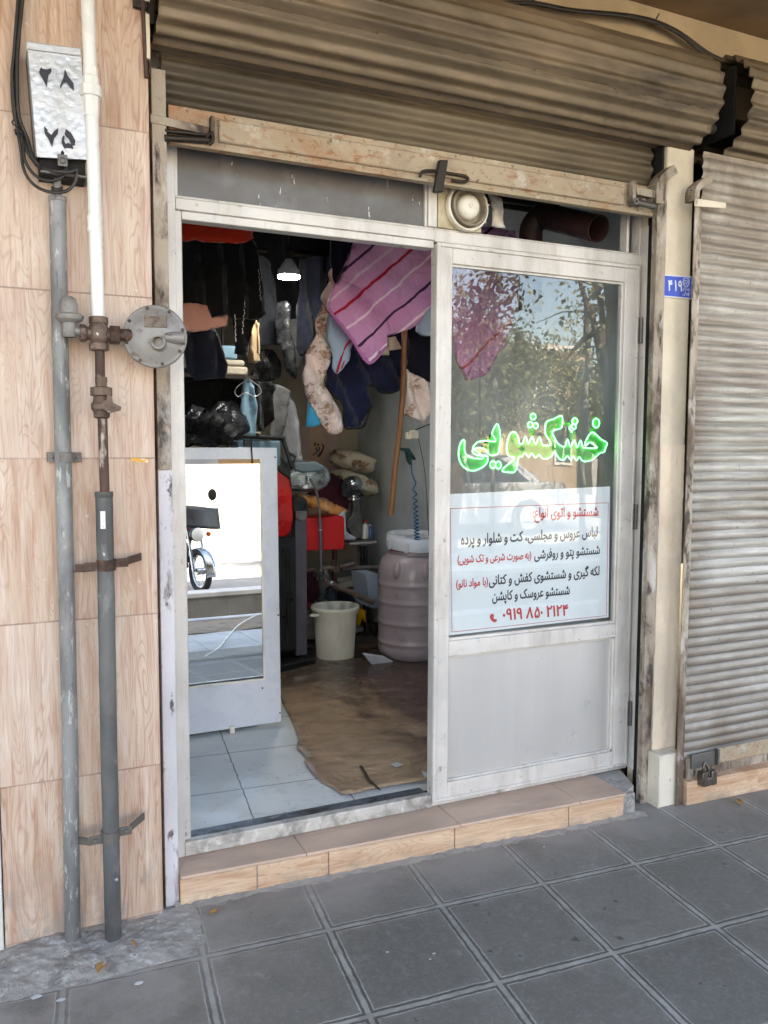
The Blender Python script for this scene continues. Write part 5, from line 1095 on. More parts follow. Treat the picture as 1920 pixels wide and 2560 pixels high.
mb.prism(P_, (0, .3, 0)); mb.build('red_cover', M['redp'], pr, 50, bevel=.012)
mb = MB(); mb.prism([at(u, v, 1.88) for u, v in ((690, 1110), (703, 1140), (726, 1185), (729, 1200), (700, 1180), (690, 1168))], (0, .32, 0)); mb.build('black_nose', M['blackp'], pr, 50, bevel=.006)
mb = MB(); pxbox(mb, 600, 1343, 740, 1640, 1.95, .35); mb.build('base_cabinet', M['blackp'], pr, 30, bevel=.006)
mb = MB()
for k in range(5): pxbox(mb, 690 + k * 9, 1370, 694 + k * 9, 1610, 1.942, .01)
mb.build('side_ribs', M['blackp'], pr, 30)
mb = MB(); pxbox(mb, 740, 1272, 767, 1640, 1.98, .10); mb.build('grey_column', M['greyp'], pr, 30, bevel=.004)
mb = MB(); mb.prism([at(u, v, 1.97) for u, v in ((733, 1250), (738, 1243), (760, 1243), (769, 1252), (768, 1280), (734, 1278))], (0, .12, 0)); mb.build('column_cap', M['blackp'], pr, 40, bevel=.004)
mb = MB(); mb.prism([at(u, v, 1.96) for u, v in ((740, 1278), (768, 1278), (768, 1296), (756, 1304), (740, 1298))], (0, .13, 0)); mb.build('column_collar', M['steel'], pr, 40, bevel=.003)
# head: rounded chrome plate
def headf(i, j):
    return None
mb = MB(); hp_ = [at(u, v, 2.05) for u, v in ((720, 1180), (760, 1152), (800, 1156), (822, 1172), (830, 1196), (818, 1216), (798, 1228), (760, 1230), (724, 1228))]
mb.prism(hp_, (0, .28, 0)); mb.build('chrome_head', M['chrome'], pr, 50, bevel=.018)
mb = MB(); mb.prism([at(u, v, 2.0) for u, v in ((724, 1186), (763, 1184), (765, 1214), (728, 1216))], (0, .06, 0)); mb.prism([at(u, v, 2.0) for u, v in ((768, 1188), (812, 1182), (816, 1204), (800, 1222), (772, 1224))], (0, .06, 0)); mb.build('head_panel', M['chrome'], pr, 40, bevel=.004)
mb = MB(); mb.prism([at(u, v, 2.02) for u, v in ((738, 1156), (790, 1154), (812, 1166), (806, 1178), (760, 1182), (738, 1176))], (0, .3, 0)); mb.build('head_pad', cloth('grey_blue_pad', C(108, 124, 132)), pr, 50, bevel=.01)
mb = MB(); yk = 1.80
for pth, r_ in (([(572, 1090), (572, 1150)], .012), ([(570, 1090), (640, 1092), (712, 1096)], .012), ([(706, 1094), (716, 1125), (724, 1150), (732, 1172)], .012), ([(575, 1110), (590, 1108)], .01), ([(716, 1130), (738, 1142), (734, 1158)], .009), ([(598, 1084), (606, 1086), (646, 1087)], .009)):
    mb.tube([at(u, v, yk) for u, v in pth], r_, 8)
pxbox(mb, 612, 1100, 628, 1114, yk, .03); mb.build('top_frame', M['blackp'], pr, 50)
mb = MB(); pxbox(mb, 596, 1102, 702, 1165, 1.84, .2); mb.build('top_cover', cloth('pale_blue_cover', C(120, 150, 166)), pr, 40, bevel=.01)
mb = MB(); P_ = [atz(u, v, ZF) for u, v in ((640, 1700), (790, 1665), (778, 1640), (640, 1650))]
mb.prism([q + Vector((0, 0, .001)) for q in P_], (0, 0, .05)); mb.build('plinth', M['blackp'], pr, 40, bevel=.01)
# steam tube: thin hose with grip
mb = MB(); mb.tube(smoothpath([at(u, v, 2.0) for u, v in ((774, 1196), (782, 1210), (790, 1226), (796, 1254), (799, 1285), (800, 1308))], 5), .007, 10); mb.build('steam_hose', M['steel'], pr, 60)
mb = MB(); mb.tube([at(800, 1300, 2.0), at(801, 1322, 2.0)], [.010, .012], 10); mb.tube([at(801, 1322, 2.0), at(803, 1430, 2.0)], .011, 10); mb.build('steam_pipe', M['greyp'], pr, 60)
mb = MB(); mb.lathe([(.013, 0), (.013, .008), (.011, .008)], at(801, 1326, 2.0), (0, 0, 1), 14); mb.build('steam_ring', M['chrome'], pr, 60)
mb = MB(); mb.prism([at(u, v, 2.08) for u, v in ((764, 1296), (858, 1290), (862, 1300), (862, 1366), (858, 1374), (764, 1378))], (0, .22, 0)); mb.build('red_housing', M['redbox'], pr, 40, bevel=.006)
# pipework below
pw = thing('steam_pipework', at(810, 1425, 2.15), 'rusty valve and steam pipes crossing behind the white bin', 'pipework')
M['copperp'] = pm('brown_old_pipe', C(118, 100, 92), [(C(80, 62, 54), 12, .48, .66, .8), (C(160, 152, 148), 24, .6, .68, .6)], .5, .3, .2, 50)
z9 = lambda a, b: (740 + a * .1326, 1380 + b * .1326)
def tb(pts, r_, m_, nm, y_=2.12): mb = MB(); mb.tube(smoothpath([at(*z9(*q), y_) for q in pts], 4), r_, 12); return mb.build(nm, m_, pw, 60)
tb(((190, 335), (330, 330)), .011, M['copperp'], 'pipe'); tb(((560, 270), (560, 400), (560, 470)), .018, M['copperp'], 'pipe'); tb(((500, 320), (620, 300), (800, 330)), .018, M['copperp'], 'pipe')
tb(((820, 270), (1000, 245), (1090, 215)), .012, M['copperp'], 'pipe'); tb(((860, 330), (1200, 300), (1560, 295)), .015, M['steel'], 'pipe', 2.2)
tb(((555, 480), (560, 540), (640, 580), (800, 660), (1100, 790), (1460, 960)), .015, M['copperp'], 'pipe', 2.06)
mb = MB(); q = at(*z9(700, 180), 2.1); mb.lathe([(.006, -.02), (.006, .0), (.018, .0), (.02, .008), (0, .01)], q, (0, 0, 1), 12); q = at(*z9(770, 330), 2.08); mb.lathe([(.005, 0), (.021, 0), (.021, .014), (.012, .014), (.010, .02), (0, .02)], q, (-.3, -1, 0), 14); mb.build('valve_wheel', M['rustpipe'], pw, 40)
mb = MB()
for a_, b_ in ((410, 430), (445, 465)): mb.tube([at(*z9(520, a_ + 10), 2.11), at(*z9(600, a_ + 10), 2.11)], .009, 10)
mb.tube([at(*z9(650, 600), 2.05), at(*z9(690, 560), 2.05)], .014, 10); mb.build('hose_clamp', M['chrome'], pw, 60)

# ------------------------------------------------------------------ ironing table, pillows and junk shelf behind
YT = 2.55
tbz = at(900, 1362, YT).z
it = thing('ironing_table', (1.45, 2.75, ZF), 'dark ironing table with rounded end near the rear corner', 'table')
ta, tb_ = at(764, 1360, YT).x, at(948, 1350, YT).x
mb = MB(); mb.prism([(ta, YT, tbz), (tb_ - .06, YT, tbz), (tb_ - .015, YT + .03, tbz), (tb_, YT + .1, tbz), (tb_, 3.0, tbz), (tb_ - .08, 3.2, tbz), (ta, 3.2, tbz)], (0, 0, .02)); mb.build('tabletop', pm('brown_table_top', C(96, 76, 70), [(C(130, 112, 104), 10, .55, .7, .5)], .4), it, 30, bevel=.004)
mb = MB(); mb.tube([(tb_ - .22, YT - .001, tbz + .010), (tb_ - .06, YT - .001, tbz + .010), (tb_ - .012, YT + .03, tbz + .010), (tb_ + .001, YT + .1, tbz + .010)], .009, 8); mb.build('edge_band', M['silver'], it, 60)
for u0, v0, u1, v1 in ((912, 1366, 930, 1620), (905, 1366, 916, 1620)):
    mb = MB(); a_, b_ = at(u0, v0, YT + .08), at(u1, v1, YT + .08); mb.tube([a_, (b_.x, b_.y, max(b_.z, ZF))], .014, 10); mb.build('leg', M['blackp'], it, 60)
mb = MB(); mb.tube([(ta + .05, 3.1, tbz), (ta + .05, 3.1, ZF)], .014, 10); mb.build('leg', M['blackp'], it, 60)
mb = MB(); mb.box(at(838, 1400, 2.6).x - .012, at(838, 1400, 2.6).x + .014, 2.6, 2.63, ZF, tbz - .001); mb.build('leg', pm('red_brown_wood', C(86, 48, 36), [], .6), it, 0)
si = thing('sleeve_iron', at(885, 1345, YT + .1), 'domed chrome iron head on a dusty cast stand on the table', 'iron stand')
ic = at(883, 1209, YT + .05)
mb = MB(); mb.ball(ic, (.066, .06, .055), 24, 16); mb.lathe([(.03, 0), (.03, -.06), (.05, -.065), (.05, -.08)], ic + Vector((.004, 0, -.03)), (0, 0, 1), 20); mb.build('dome', M['chrome'], si, 60)
mb = MB(); mb.prism([at(u, v, YT + .1) for u, v in ((876, 1242), (898, 1242), (902, 1290), (906, 1300), (904, 1346), (886, 1346), (868, 1318), (868, 1300), (880, 1290), (884, 1262))], (0, .05, 0)); mb.build('stand', M['steel'], si, 40, bevel=.006)
mb = MB(); mb.prism([at(u, v, YT + .02) for u, v in ((853, 1214), (866, 1196), (880, 1212), (898, 1222), (910, 1240), (880, 1238), (866, 1244), (855, 1236))], (0, .02, 0)); mb.build('foil_guard', M['foil'], si, 50)
def pillow(u, v, y_, rx, ry, rz, mt, lab, tilt, sd):
    c_ = at(u, v, y_); mb = MB()
    def fn(d_):
        k = 1 / max(abs(d_.x) ** 3 + abs(d_.y) ** 3, .22) ** .33
        return min(k, 1.25) * (1 + .10 * mnoise.noise(d_ * 2.2 + Vector((sd, 0, 0))))
    mb.ball((0, 0, 0), (rx, ry, rz), 40, 24, fn); bmesh.ops.rotate(mb.b, verts=mb.b.verts, cent=(0, 0, 0), matrix=Matrix.Rotation(tilt, 3, 'Y')); bmesh.ops.translate(mb.b, verts=mb.b.verts, vec=c_)
    return tag(mb.build('pillow', M[mt], None, 179), lab, 'pillow')
pillow(880, 1152, 2.85, .155, .14, .058, 'floralp', 'upper brown floral pillow of the two by the rear wall', R(14), 1)
pillow(885, 1205, 2.85, .165, .16, .055, 'floralp', 'lower floral pillow bulging beside the chrome iron head', R(20), 4)
o = drape('blanket', [(805, 1192), (830, 1190), (858, 1202), (870, 1230), (868, 1250), (862, 1276), (835, 1262), (800, 1245), (765, 1236), (790, 1226)], 2.72, M['burg'], .10, .02, (20, 30), 4, .025, seed=3); tag(o, 'burgundy folded blanket under the pillows', 'blanket')
o = drape('blanket', [(750, 1236), (790, 1244), (830, 1258), (858, 1270), (862, 1280), (845, 1292), (820, 1286), (790, 1272), (766, 1262), (752, 1258)], 2.62, M['orangeb'], .09, .012, (20, 40), 4, .02, seed=5); tag(o, 'orange and cream folded blanket on the ironing table', 'blanket')
mb = MB(); mb.tube([at(768, 1282, 2.62), at(818, 1284, 2.62)], .032, 16); tag(mb.build('cloth_roll', cloth('brown_cloth_roll', C(112, 84, 66)), None, 50), 'brown roll of cloth behind the red press housing', 'roll')
o = drape('paper_sheet', [(818, 1285), (840, 1290), (858, 1278), (866, 1278), (862, 1310), (864, 1330), (890, 1345), (880, 1350), (830, 1348), (816, 1300)], 2.5, M['sheet'], .006, .02, (40, 30), 7, .02, seed=2); tag(o, 'crumpled white paper hanging over the table edge behind the red housing', 'paper')
# junk under the table
def bx(nm, px, y_, dep, mt, lab, cat, par=None, tilt=0):
    mb = MB(); mb.prism([at(u, v, y_) for u, v in px], (0, dep, 0)); o = mb.build(nm, mt, par, 40, bevel=.003); return tag(o, lab, cat)
M['card'] = pm('grey_card', C(150, 146, 136), [(C(120, 114, 104), 8, .5, .7, .5)], .8); M['yellow'] = pm('yellow_plastic', C(206, 156, 24), [], .4); M['orangep'] = pm('orange_card', C(150, 76, 26), [], .6)
zp = lambda *l: [z9(*q) for q in l]
bx('carton', zp((770, 500), (1170, 415), (1180, 520), (800, 590)), 2.7, .3, M['card'], 'grey flat carton on top of the pile under the table', 'carton')
bx('carton', zp((800, 600), (1165, 535), (1172, 635), (900, 680)), 2.68, .3, M['card'], 'second grey carton of the pile with a dark handle hole', 'carton')
bx('carton', zp((1000, 720), (1240, 700), (1265, 770), (1050, 800)), 2.66, .3, M['card'], 'crooked small carton lying under the two grey cartons', 'carton')
bx('carton', zp((1040, 830), (1240, 860), (1230, 925), (1040, 920)), 2.64, .3, M['orangep'], 'orange carton under the table beside the dark leg', 'carton')
bx('carton', zp((190, 1200), (380, 1170), (385, 1385), (190, 1385)), 2.5, .25, M['card'], 'upper pale box left of the white bin', 'carton')
bx('carton', zp((190, 1395), (385, 1395), (390, 1640), (190, 1650)), 2.5, .25, M['card'], 'lower pale box left of the white bin', 'carton')
bx('carton', zp((1130, 1430), (1270, 1410), (1275, 1490), (1135, 1530)), 2.5, .25, M['card'], 'pale carton on the floor right of the white bin', 'carton')
bx('yellow_crate', zp((1170, 1090), (1310, 1100), (1320, 1340), (1250, 1240), (1200, 1390), (1140, 1400), (1150, 1150)), 2.45, .2, M['yellow'], 'yellow plastic crate showing right of the white bin rim', 'crate')
bx('book', zp((190, 960), (280, 940), (290, 1010), (190, 1150)), 2.5, .2, pm('dark_red_book', C(110, 30, 32), [], .6), 'dark red book leaning left of the white bin', 'book')
for P, mt, lab in ((((200, 400), (330, 390), (420, 480), (400, 760), (330, 980), (210, 960)), 'burg', 'burgundy crumpled cloth stuffed under the table'), (((430, 430), (520, 480), (600, 600), (560, 800), (570, 940), (440, 960), (420, 760)), 'grey', 'dark grey rags stuffed beside the burgundy cloth'), (((770, 720), (1000, 780), (1050, 940), (780, 950)), 'navyd', 'dark blue bundle under the cartons'), (((560, 820), (640, 640), (690, 660), (690, 950), (580, 950)), 'jeans', 'pale grey cloth hanging beside the wooden table leg')):
    tag(drape('rag', zp(*P), 2.62, M[mt], .06, .03, (30, 20), 8, .02, seed=len(lab)), lab, 'rag')
# small clutter around the press and the rear shelf
M['bottle'] = pm('white_bottle', C(206, 206, 200), [], .35); M['bottleb'] = pm('blue_bottle', C(60, 92, 140), [], .3)
def bottle(u, v, y_, r_, h_, mt, lab):
    q = at(u, v, y_); t = thing('bottle', q, lab, 'bottle')
    mb = MB(); mb.lathe([(0, 0), (r_, 0), (r_, h_ * .62), (r_ * .8, h_ * .74), (r_ * .35, h_ * .82), (r_ * .35, h_ * .88), (0, h_ * .88)], q, (0, 0, 1), 20); mb.build('bottle_body', mt, t, 40)
    mb = MB(); mb.lathe([(r_ * .42, h_ * .86), (r_ * .42, h_), (0, h_)], q, (0, 0, 1), 14); mb.build('cap', M['redp'] if mt is M['bottle'] else M['board'], t, 40)
bottle(912, 1346, 2.7, .028, .13, M['bottle'], 'white bottle with red cap standing beside the iron stand on the table')
bottle(925, 1346, 2.75, .024, .10, M['bottleb'], 'small blue bottle at the rounded end of the ironing table')
for (u0, u1, v, y_, n_, lab) in ((600, 655, 1112, 2.2, 4, 'behind the black press frame'), (765, 812, 1262, 2.85, 3, 'left of the burgundy blanket')):
    zq = at(u0, v, y_).z
    for k in range(n_):
        jx = .012 * mnoise.noise(Vector((k * 3.3, u0, 0))); hh = .026 + .01 * mnoise.noise(Vector((k * 7.1, u0, 4)))
        soft('folded_linen', at(u0, v, y_).x + jx, at(u1, v, y_).x + jx, y_, y_ + .25, zq, zq + hh, (M['sheet'], M['bluesh'], M['creamc'], M['grey'])[k % 4], ('lowest white', 'pale blue', 'cream', 'topmost grey')[k] + ' folded linen in the stack ' + lab, bev=.010); zq += hh + .001
# bin
bc = at(838, 1514, 2.05); bz = ZF
bn = thing('waste_bin', (bc.x, 2.05, bz), 'white ribbed plastic waste bin standing in the middle of the floor', 'bin')
M['binp'] = pm('cream_bin_plastic', C(214, 208, 192), [(C(190, 180, 160), 5, .5, .7, .4)], .45)
Hh = bc.z - bz; rt_, rb_ = .140, .113
def bf(i, j):
    a = 2 * math.pi * i; r_ = rb_ + (rt_ - .008 - rb_) * j + .0016 * math.sin(a * 50 + 9 * j) * (1 if j < .82 else 0)
    return (bc.x + r_ * math.cos(a), 2.05 + r_ * math.sin(a), bz + .004 + (Hh - .01) * j)
mb = MB(); mb.grid(bf, 300, 12)
mb.lathe([(rt_ - .009, -.045), (rt_ - .002, -.044), (rt_ + .001, -.02), (rt_ + .008, -.018), (rt_ + .009, -.004), (rt_ + .004, .002), (rt_ - .006, .0), (rt_ - .012, -.02), (rb_ - .004, -Hh + .02), (0, -Hh + .02)], (bc.x, 2.05, bc.z), (0, 0, 1), 64)
mb.lathe([(rb_, .0), (0, .0)], (bc.x, 2.05, bz + .004), (0, 0, 1), 48)
mb.build('bucket', M['binp'], bn, 60)
mb = MB(); q = at(790, 1535, 1.93); mb.obox((q.x, 2.05 - .10, bc.z - .028), (.022, -.012, 0), (.006, .01, 0), (0, 0, .008)); mb.build('handle', M['binp'], bn, 40, bevel=.003)
# barrel
qc = at(1035, 1420, 1.9); bxx = qc.x
ba = thing('chemical_barrel', (bxx, 1.9, ZF), 'mauve plastic barrel with a loose white screw lid by the right wall', 'barrel')
M['barrel'] = pm('mauve_translucent_plastic', C(170, 153, 157), [(C(148, 130, 134), 2, .45, .7, .5)], .38)
zt_ = at(1035, 1398, 1.72).z; Hb = zt_ - ZF; rB = .218
pf = [(0, .01), (rB - .03, .0), (rB - .006, .02), (rB, .05)]
for h in (.16, .35, .55, .72):
    z_ = Hb * h; pf += [(rB, z_ - .03), (rB, z_ - .013), (rB + .0045, z_ - .005), (rB + .0045, z_ + .005), (rB, z_ + .013), (rB, z_ + .03)]
pf += [(rB - .002, Hb * .86), (rB - .02, Hb * .95), (rB - .06, Hb), (.158, Hb + .012), (.156, Hb + .05)]
mb = MB(); mb.lathe(pf, (bxx, 1.9, ZF + .012), (0, 0, 1), 56); mb.build('drum', M['barrel'], ba, 40)
mb = MB()
for a in (R(215), R(262)):
    mb = MB(); c_ = Vector((bxx + (rB - .012) * math.cos(a), 1.9 + (rB - .012) * math.sin(a), ZF + Hb * .88)); mb.ball(c_, (.026, .026, .055), 12, 8)
    mb.build('grip_lug', M['barrel'], ba, 60)
mb = MB(); mb.lathe([(.157, .03), (.163, .045), (.163, .052), (.157, .06)], (bxx, 1.9, ZF + Hb), (0, 0, 1), 40); mb.build('neck_ring', pm('brown_neck', C(140, 100, 86), [], .5), ba, 40)
lc = Vector((bxx + .006, 1.89, ZF + Hb + .095)); ln = Vector((-.06, -.10, 1)).normalized()
mb = MB(); mb.lathe([(.168, -.045), (.182, -.045), (.182, .022), (.176, .03), (.13, .034), (.125, .03), (0, .030)], lc, ln, 32)
for k in range(32): 
    if k % 4 == 0:
        a = k * math.pi / 16; u_ = ln.orthogonal().normalized(); w_ = ln.cross(u_); d_ = u_ * math.cos(a) + w_ * math.sin(a); mb.obox(lc + d_ * .182 - ln * .012, d_ * .006, d_.cross(ln) * .012, ln * .03)
mb.build('lid', M['board'], ba, 40, bevel=.002)
mb = MB(); q = at(1074, 1655, 1.69); mb.lathe([(.006, 0), (.013, 0), (.013, .02), (.006, .022), (.005, .0)], (q.x, q.y + .012, q.z), (0, -1, 0), 14); mb.build('tap_hole', M['black'], ba, 40)
bx('storage_box', [(914, 1436), (944, 1434), (948, 1520), (926, 1520)], 2.3, .25, M['bluequilt'], 'pale grey box tucked behind the mauve barrel', 'box')
drape('paper_sheet', [(905, 1632), (960, 1640), (1000, 1664), (975, 1676), (935, 1668)], 1.78, M['sheet'], .004, .004, (20, 20), 6, .02)
o = bpy.context.scene.collection.objects[-1]; tag(o, 'white paper sheet trapped under the mauve barrel', 'paper')
o.rotation_euler = (0, 0, 0)
# stick, air hose, wall fittings
YS = .97
mb = MB(); sp_ = smoothpath([at(*z7(*q), YS) for q in ((1437, 740), (1432, 950), (1425, 1150), (1405, 1400), (1385, 1560))] + [at(977, 1288, YS)], 6)
mb.tube(sp_, [.0135 + .0022 * mnoise.noise(Vector((k * .5, 0, 0))) for k in range(len(sp_))], 10)
tag(mb.build('wooden_stick', pm('bare_wood_stick', C(150, 96, 54), [(C(110, 66, 36), 10, .45, .65, .8, (1, 1, .2)), (C(190, 140, 92), 16, .6, .7, .6, (1, 1, .2))], .6, 0, .3, 40), None, 60), 'long crooked wooden stick hanging down in front of the blankets', 'stick')
hs = thing('air_hose', at(1042, 1180, 1.75), 'blue coiled air hose hanging along the right wall', 'hose')
M['bluehose'] = pm('blue_hose', C(26, 98, 140), [], .35)
pts = [at(1028, 1160, 1.75), at(1030, 1185, 1.75), at(1036, 1200, 1.75)]
h0, h1 = at(1036, 1205, 1.75), at(1044, 1372, 1.75); n_ = 15
for k in range(n_ * 12):
    t0 = k / (n_ * 12); t = t0 ** .62; a = 2 * math.pi * k / 12; c_ = h0.lerp(h1, t); r_ = .010 + .007 * t0; pts.append(c_ + Vector((r_ * math.cos(a), r_ * math.sin(a), 0)))
mb = MB(); mb.tube(pts, .0042, 6); mb.build('coil', M['bluehose'], hs, 179)
ag = thing('air_gun', at(1020, 1140, 1.72), 'dark green air gun hanging above the blue coiled hose', 'air gun')
mb = MB(); mb.prism([at(*z8(*q), 1.72) for q in ((1418, 48), (1468, 52), (1510, 118), (1500, 128), (1484, 100), (1484, 150), (1474, 158), (1456, 130), (1446, 74), (1418, 62))], (0, .022, 0)); mb.build('body', pm('green_plastic', C(20, 62, 58), [], .35), ag, 40, bevel=.003)
so_ = thing('wall_socket', at(1040, 1085, 1.8), 'pale wall socket with plug and cable near the right wall', 'socket')
mb = MB(); pxbox(mb, 1030, 1076, 1047, 1096, 1.8, .04); pxbox(mb, 1018, 1080, 1030, 1098, 1.82, .03); mb.build('socket_body', M['ivory'], so_, 30, bevel=.003)
mb = MB(); mb.tube(smoothpath([at(u, v, 1.82) for u, v in ((1076, 1060), (1050, 1070), (1038, 1076))], 4), .004, 6); mb.tube(smoothpath([at(u, v, 1.84) for u, v in ((1046, 1096), (1062, 1180), (1070, 1300), (1074, 1400))], 4), .002, 6); mb.build('socket_cable', M['wire'], so_, 60)
# poster on the rear wall
cal = thing('wall_calendar', at(800, 1110, 3.28), 'pinkish wall chart with calligraphy on the rear wall', 'wall chart')
YW = 3.29
M['chart'] = pm('peach_chart', C(206, 172, 150), [(C(226, 196, 180), 5, .5, .7, .6), (C(190, 120, 96), 7, .62, .75, .5)], .7); M['chartl'] = pm('lilac_chart', C(196, 172, 172), [], .7)
mb = MB(); pxbox(mb, 750, 1068, 842, 1180, YW, .006); mb.build('chart_sheet', M['chart'], cal, 0)
mb = MB(); pxbox(mb, 752, 1070, 774, 1178, YW - .003, .002); pxbox(mb, 816, 1070, 840, 1178, YW - .003, .002); mb.build('side_column', M['chartl'], cal, 0)
mb = MB()
for k in range(6): pxbox(mb, 754, 1074 + k * 21, 773, 1076 + k * 21, YW - .005, .001); pxbox(mb, 818, 1076 + k * 21, 838, 1078 + k * 21, YW - .005, .001)
mb.build('ruled_line', M['rwall'] if False else M['stain'], cal, 0)
z10 = lambda a, b: (720 + a * .14467, 1060 + b * .14467)
mb = MB()
for s in (((465, 320), (460, 380), (480, 340)), ((520, 400), (540, 410), (545, 440), (510, 470), (485, 500), (430, 540)), ((590, 340), (610, 400), (590, 460), (560, 500), (515, 545)), ((620, 370), (605, 440), (570, 520), (515, 570)), ((500, 350), (530, 345), (520, 380)), ((490, 400), (490, 440), (520, 450))):
    mb.tube(smoothpath([at(*z10(*q), YW - .004) for q in s], 4), .0045, 6)
mb.build('calligraphy', M['ink'], cal, 60)
# ------------------------------------------------------------------ the street behind the camera, seen only in the mirror and the door glass
M['asph'] = pm('dusty_asphalt', C(138, 135, 129), [(C(120, 118, 114), 4, .45, .7, .6), (C(176, 172, 166), 18, .55, .7, .5)], .9, 0, .2, 60)
M['conc'] = pm('grey_concrete', C(134, 130, 122), [(C(96, 92, 86), 3, .45, .7, .7, (1, 1, .3)), (C(190, 186, 180), 8, .62, .72, .6, (2, 2, .25))], .85, 0, .2, 40)
M['kerb'] = pm('pale_kerb', C(196, 192, 186), [(C(160, 154, 146), 6, .5, .7, .6)], .8)
M['dirt'] = pm('dry_dirt', C(150, 130, 108), [(C(110, 94, 76), 14, .48, .65, .8), (C(176, 160, 140), 30, .58, .7, .6)], .95, 0, .6, 40)
mb = MB(); mb.face([(-60, -5.75, -.2), (60, -5.75, -.2), (60, -70, -.2), (-60, -70, -.2)]); struct(mb.build('road', M['asph'], smooth=0))
mb = MB(); mb.grid(lambda i, j: (-12 + 26 * i, -2.55 - .75 * j, -.142 + .02 * mnoise.noise(Vector((i * 60, j * 4, 0)))), 130, 8); struct(mb.build('dirt_verge', M['dirt'], None, 60))
mb = MB(); mb.box(-12, 14, -3.42, -3.28, -.6, -.135); struct(mb.build('near_kerb', M['kerb'], None, 30, bevel=.01))
mb = MB(); mb.box(-12, 14, -5.55, -5.42, -.9, -.18); mb.box(-12, 14, -5.42, -3.42, -.9, -.75); struct(mb.build('water_channel', M['conc'], None, 30))
mb = MB(); mb.box(-12, 14, -5.75, -5.40, -.18, -.12); struct(mb.build('far_kerb', M['kerb'], None, 30, bevel=.01))
# tactile paving strip
M['tact'] = pm('skylight_pale_paving', C(196, 194, 188), [(C(160, 158, 152), 8, .5, .7, .6)], .7)  # pale tone puts the extra skylight on the outer paving into its colour
mb = MB(); mb.box(-12, 14, -2.56, -1.73, -.30, -.1505)
for k in range(60): mb.box(-12 + k * .43, -12 + k * .43 + .02, -2.56, -1.73, -.1505, -.147)
struct(mb.build('outer_pavement', M['tact'], None, 0))
mb = MB(); mb.box(-12, 14, -1.73, -1.36, -.152, -.147)
for k in range(8): mb.box(-12, 14, -1.70 + k * .042, -1.68 + k * .042, -.147, -.141)
struct(mb.build('tactile_paving', M['tact'], None, 0))
mb = MB(); mb.tube(smoothpath([(.80, -1.45, -.14), (.98, -1.75, -.14), (1.2, -2.3, -.14), (1.45, -2.8, -.12), (1.85, -3.35, -.12), (2.3, -3.4, -.12)], 5), .006, 8); tag(mb.build('garden_hose', M['whitepipe'], None, 60), 'pale hose lying across the outer pavement, seen in the mirror', 'hose')
# opposite buildings
M['tan'] = pm('tan_brick_wall', C(156, 136, 114), [(C(130, 112, 94), 4, .45, .7, .6)], .85); M['whitewall'] = pm('white_rendered_wall', C(186, 180, 168), [(C(150, 144, 134), 1.2, .45, .7, .5)], .85); M['greywall'] = pm('grey_rendered_wall', C(150, 148, 146), [], .85)
M['cream2'] = pm('cream_street_wall', C(214, 198, 150), [], .85)
M['winglass'] = pm('dark_window', C(60, 66, 72), [], .1)
def bldg(nm, x0, x1, y_, h, mt, lab, wins):
    r = thing(nm, ((x0 + x1) / 2, y_, -.2), lab, 'building')
    mb = MB(); mb.box(x0, x1, y_ - 6, y_, -.2, h); mb.build('wall', mt, r, 0)
    mb = MB(); mb.box(x0 - .1, x1 + .1, y_ - 6.1, y_ + .12, h, h + .18); mb.build('parapet', M['kerb'], r, 0)
    for wx, wz, ww, wh in wins:
        mb = MB(); mb.box(wx - .07, wx + ww + .07, y_, y_ + .05, wz - .07, wz); mb.box(wx - .07, wx + ww + .07, y_, y_ + .05, wz + wh, wz + wh + .07); mb.box(wx - .07, wx, y_, y_ + .05, wz, wz + wh); mb.box(wx + ww, wx + ww + .07, y_, y_ + .05, wz, wz + wh); mb.box(wx + ww / 2 - .03, wx + ww / 2 + .03, y_ + .012, y_ + .045, wz, wz + wh)
        o = mb.build('window', M['kerb'], r, 0); mb = MB(); mb.box(wx, wx + ww, y_ + .002, y_ + .01, wz, wz + wh); mb.build('pane', M['winglass'], o, 0)
bldg('opposite_house', 12.3, 15.6, -18, 4.1, M['tan'], 'tan brick house across the street reflected in the door glass', ((13.3, 2.45, .9, 1.25), (14.5, .8, .7, 1.0)))
bldg('opposite_house', 9.5, 12.3, -17.2, 1.75, M['cream2'], 'low cream boundary house left of the tan brick one across the street', ())
bldg('opposite_house', 15.6, 26, -17.5, 3.0, M['greywall'], 'low grey house across the street reflected behind the neon lettering', ((17, .9, 1.2, 1.2), (20, .9, 1.2, 1.2)))
bldg('opposite_house', -14, 9.5, -20, 3.6, M['whitewall'], 'long white sunlit house across the street reflected in the mirror', ((-2, 1.2, 1.4, 1.4), (7.0, 1.0, 1.6, 1.2), (-8, 1.2, 1.4, 1.4)))
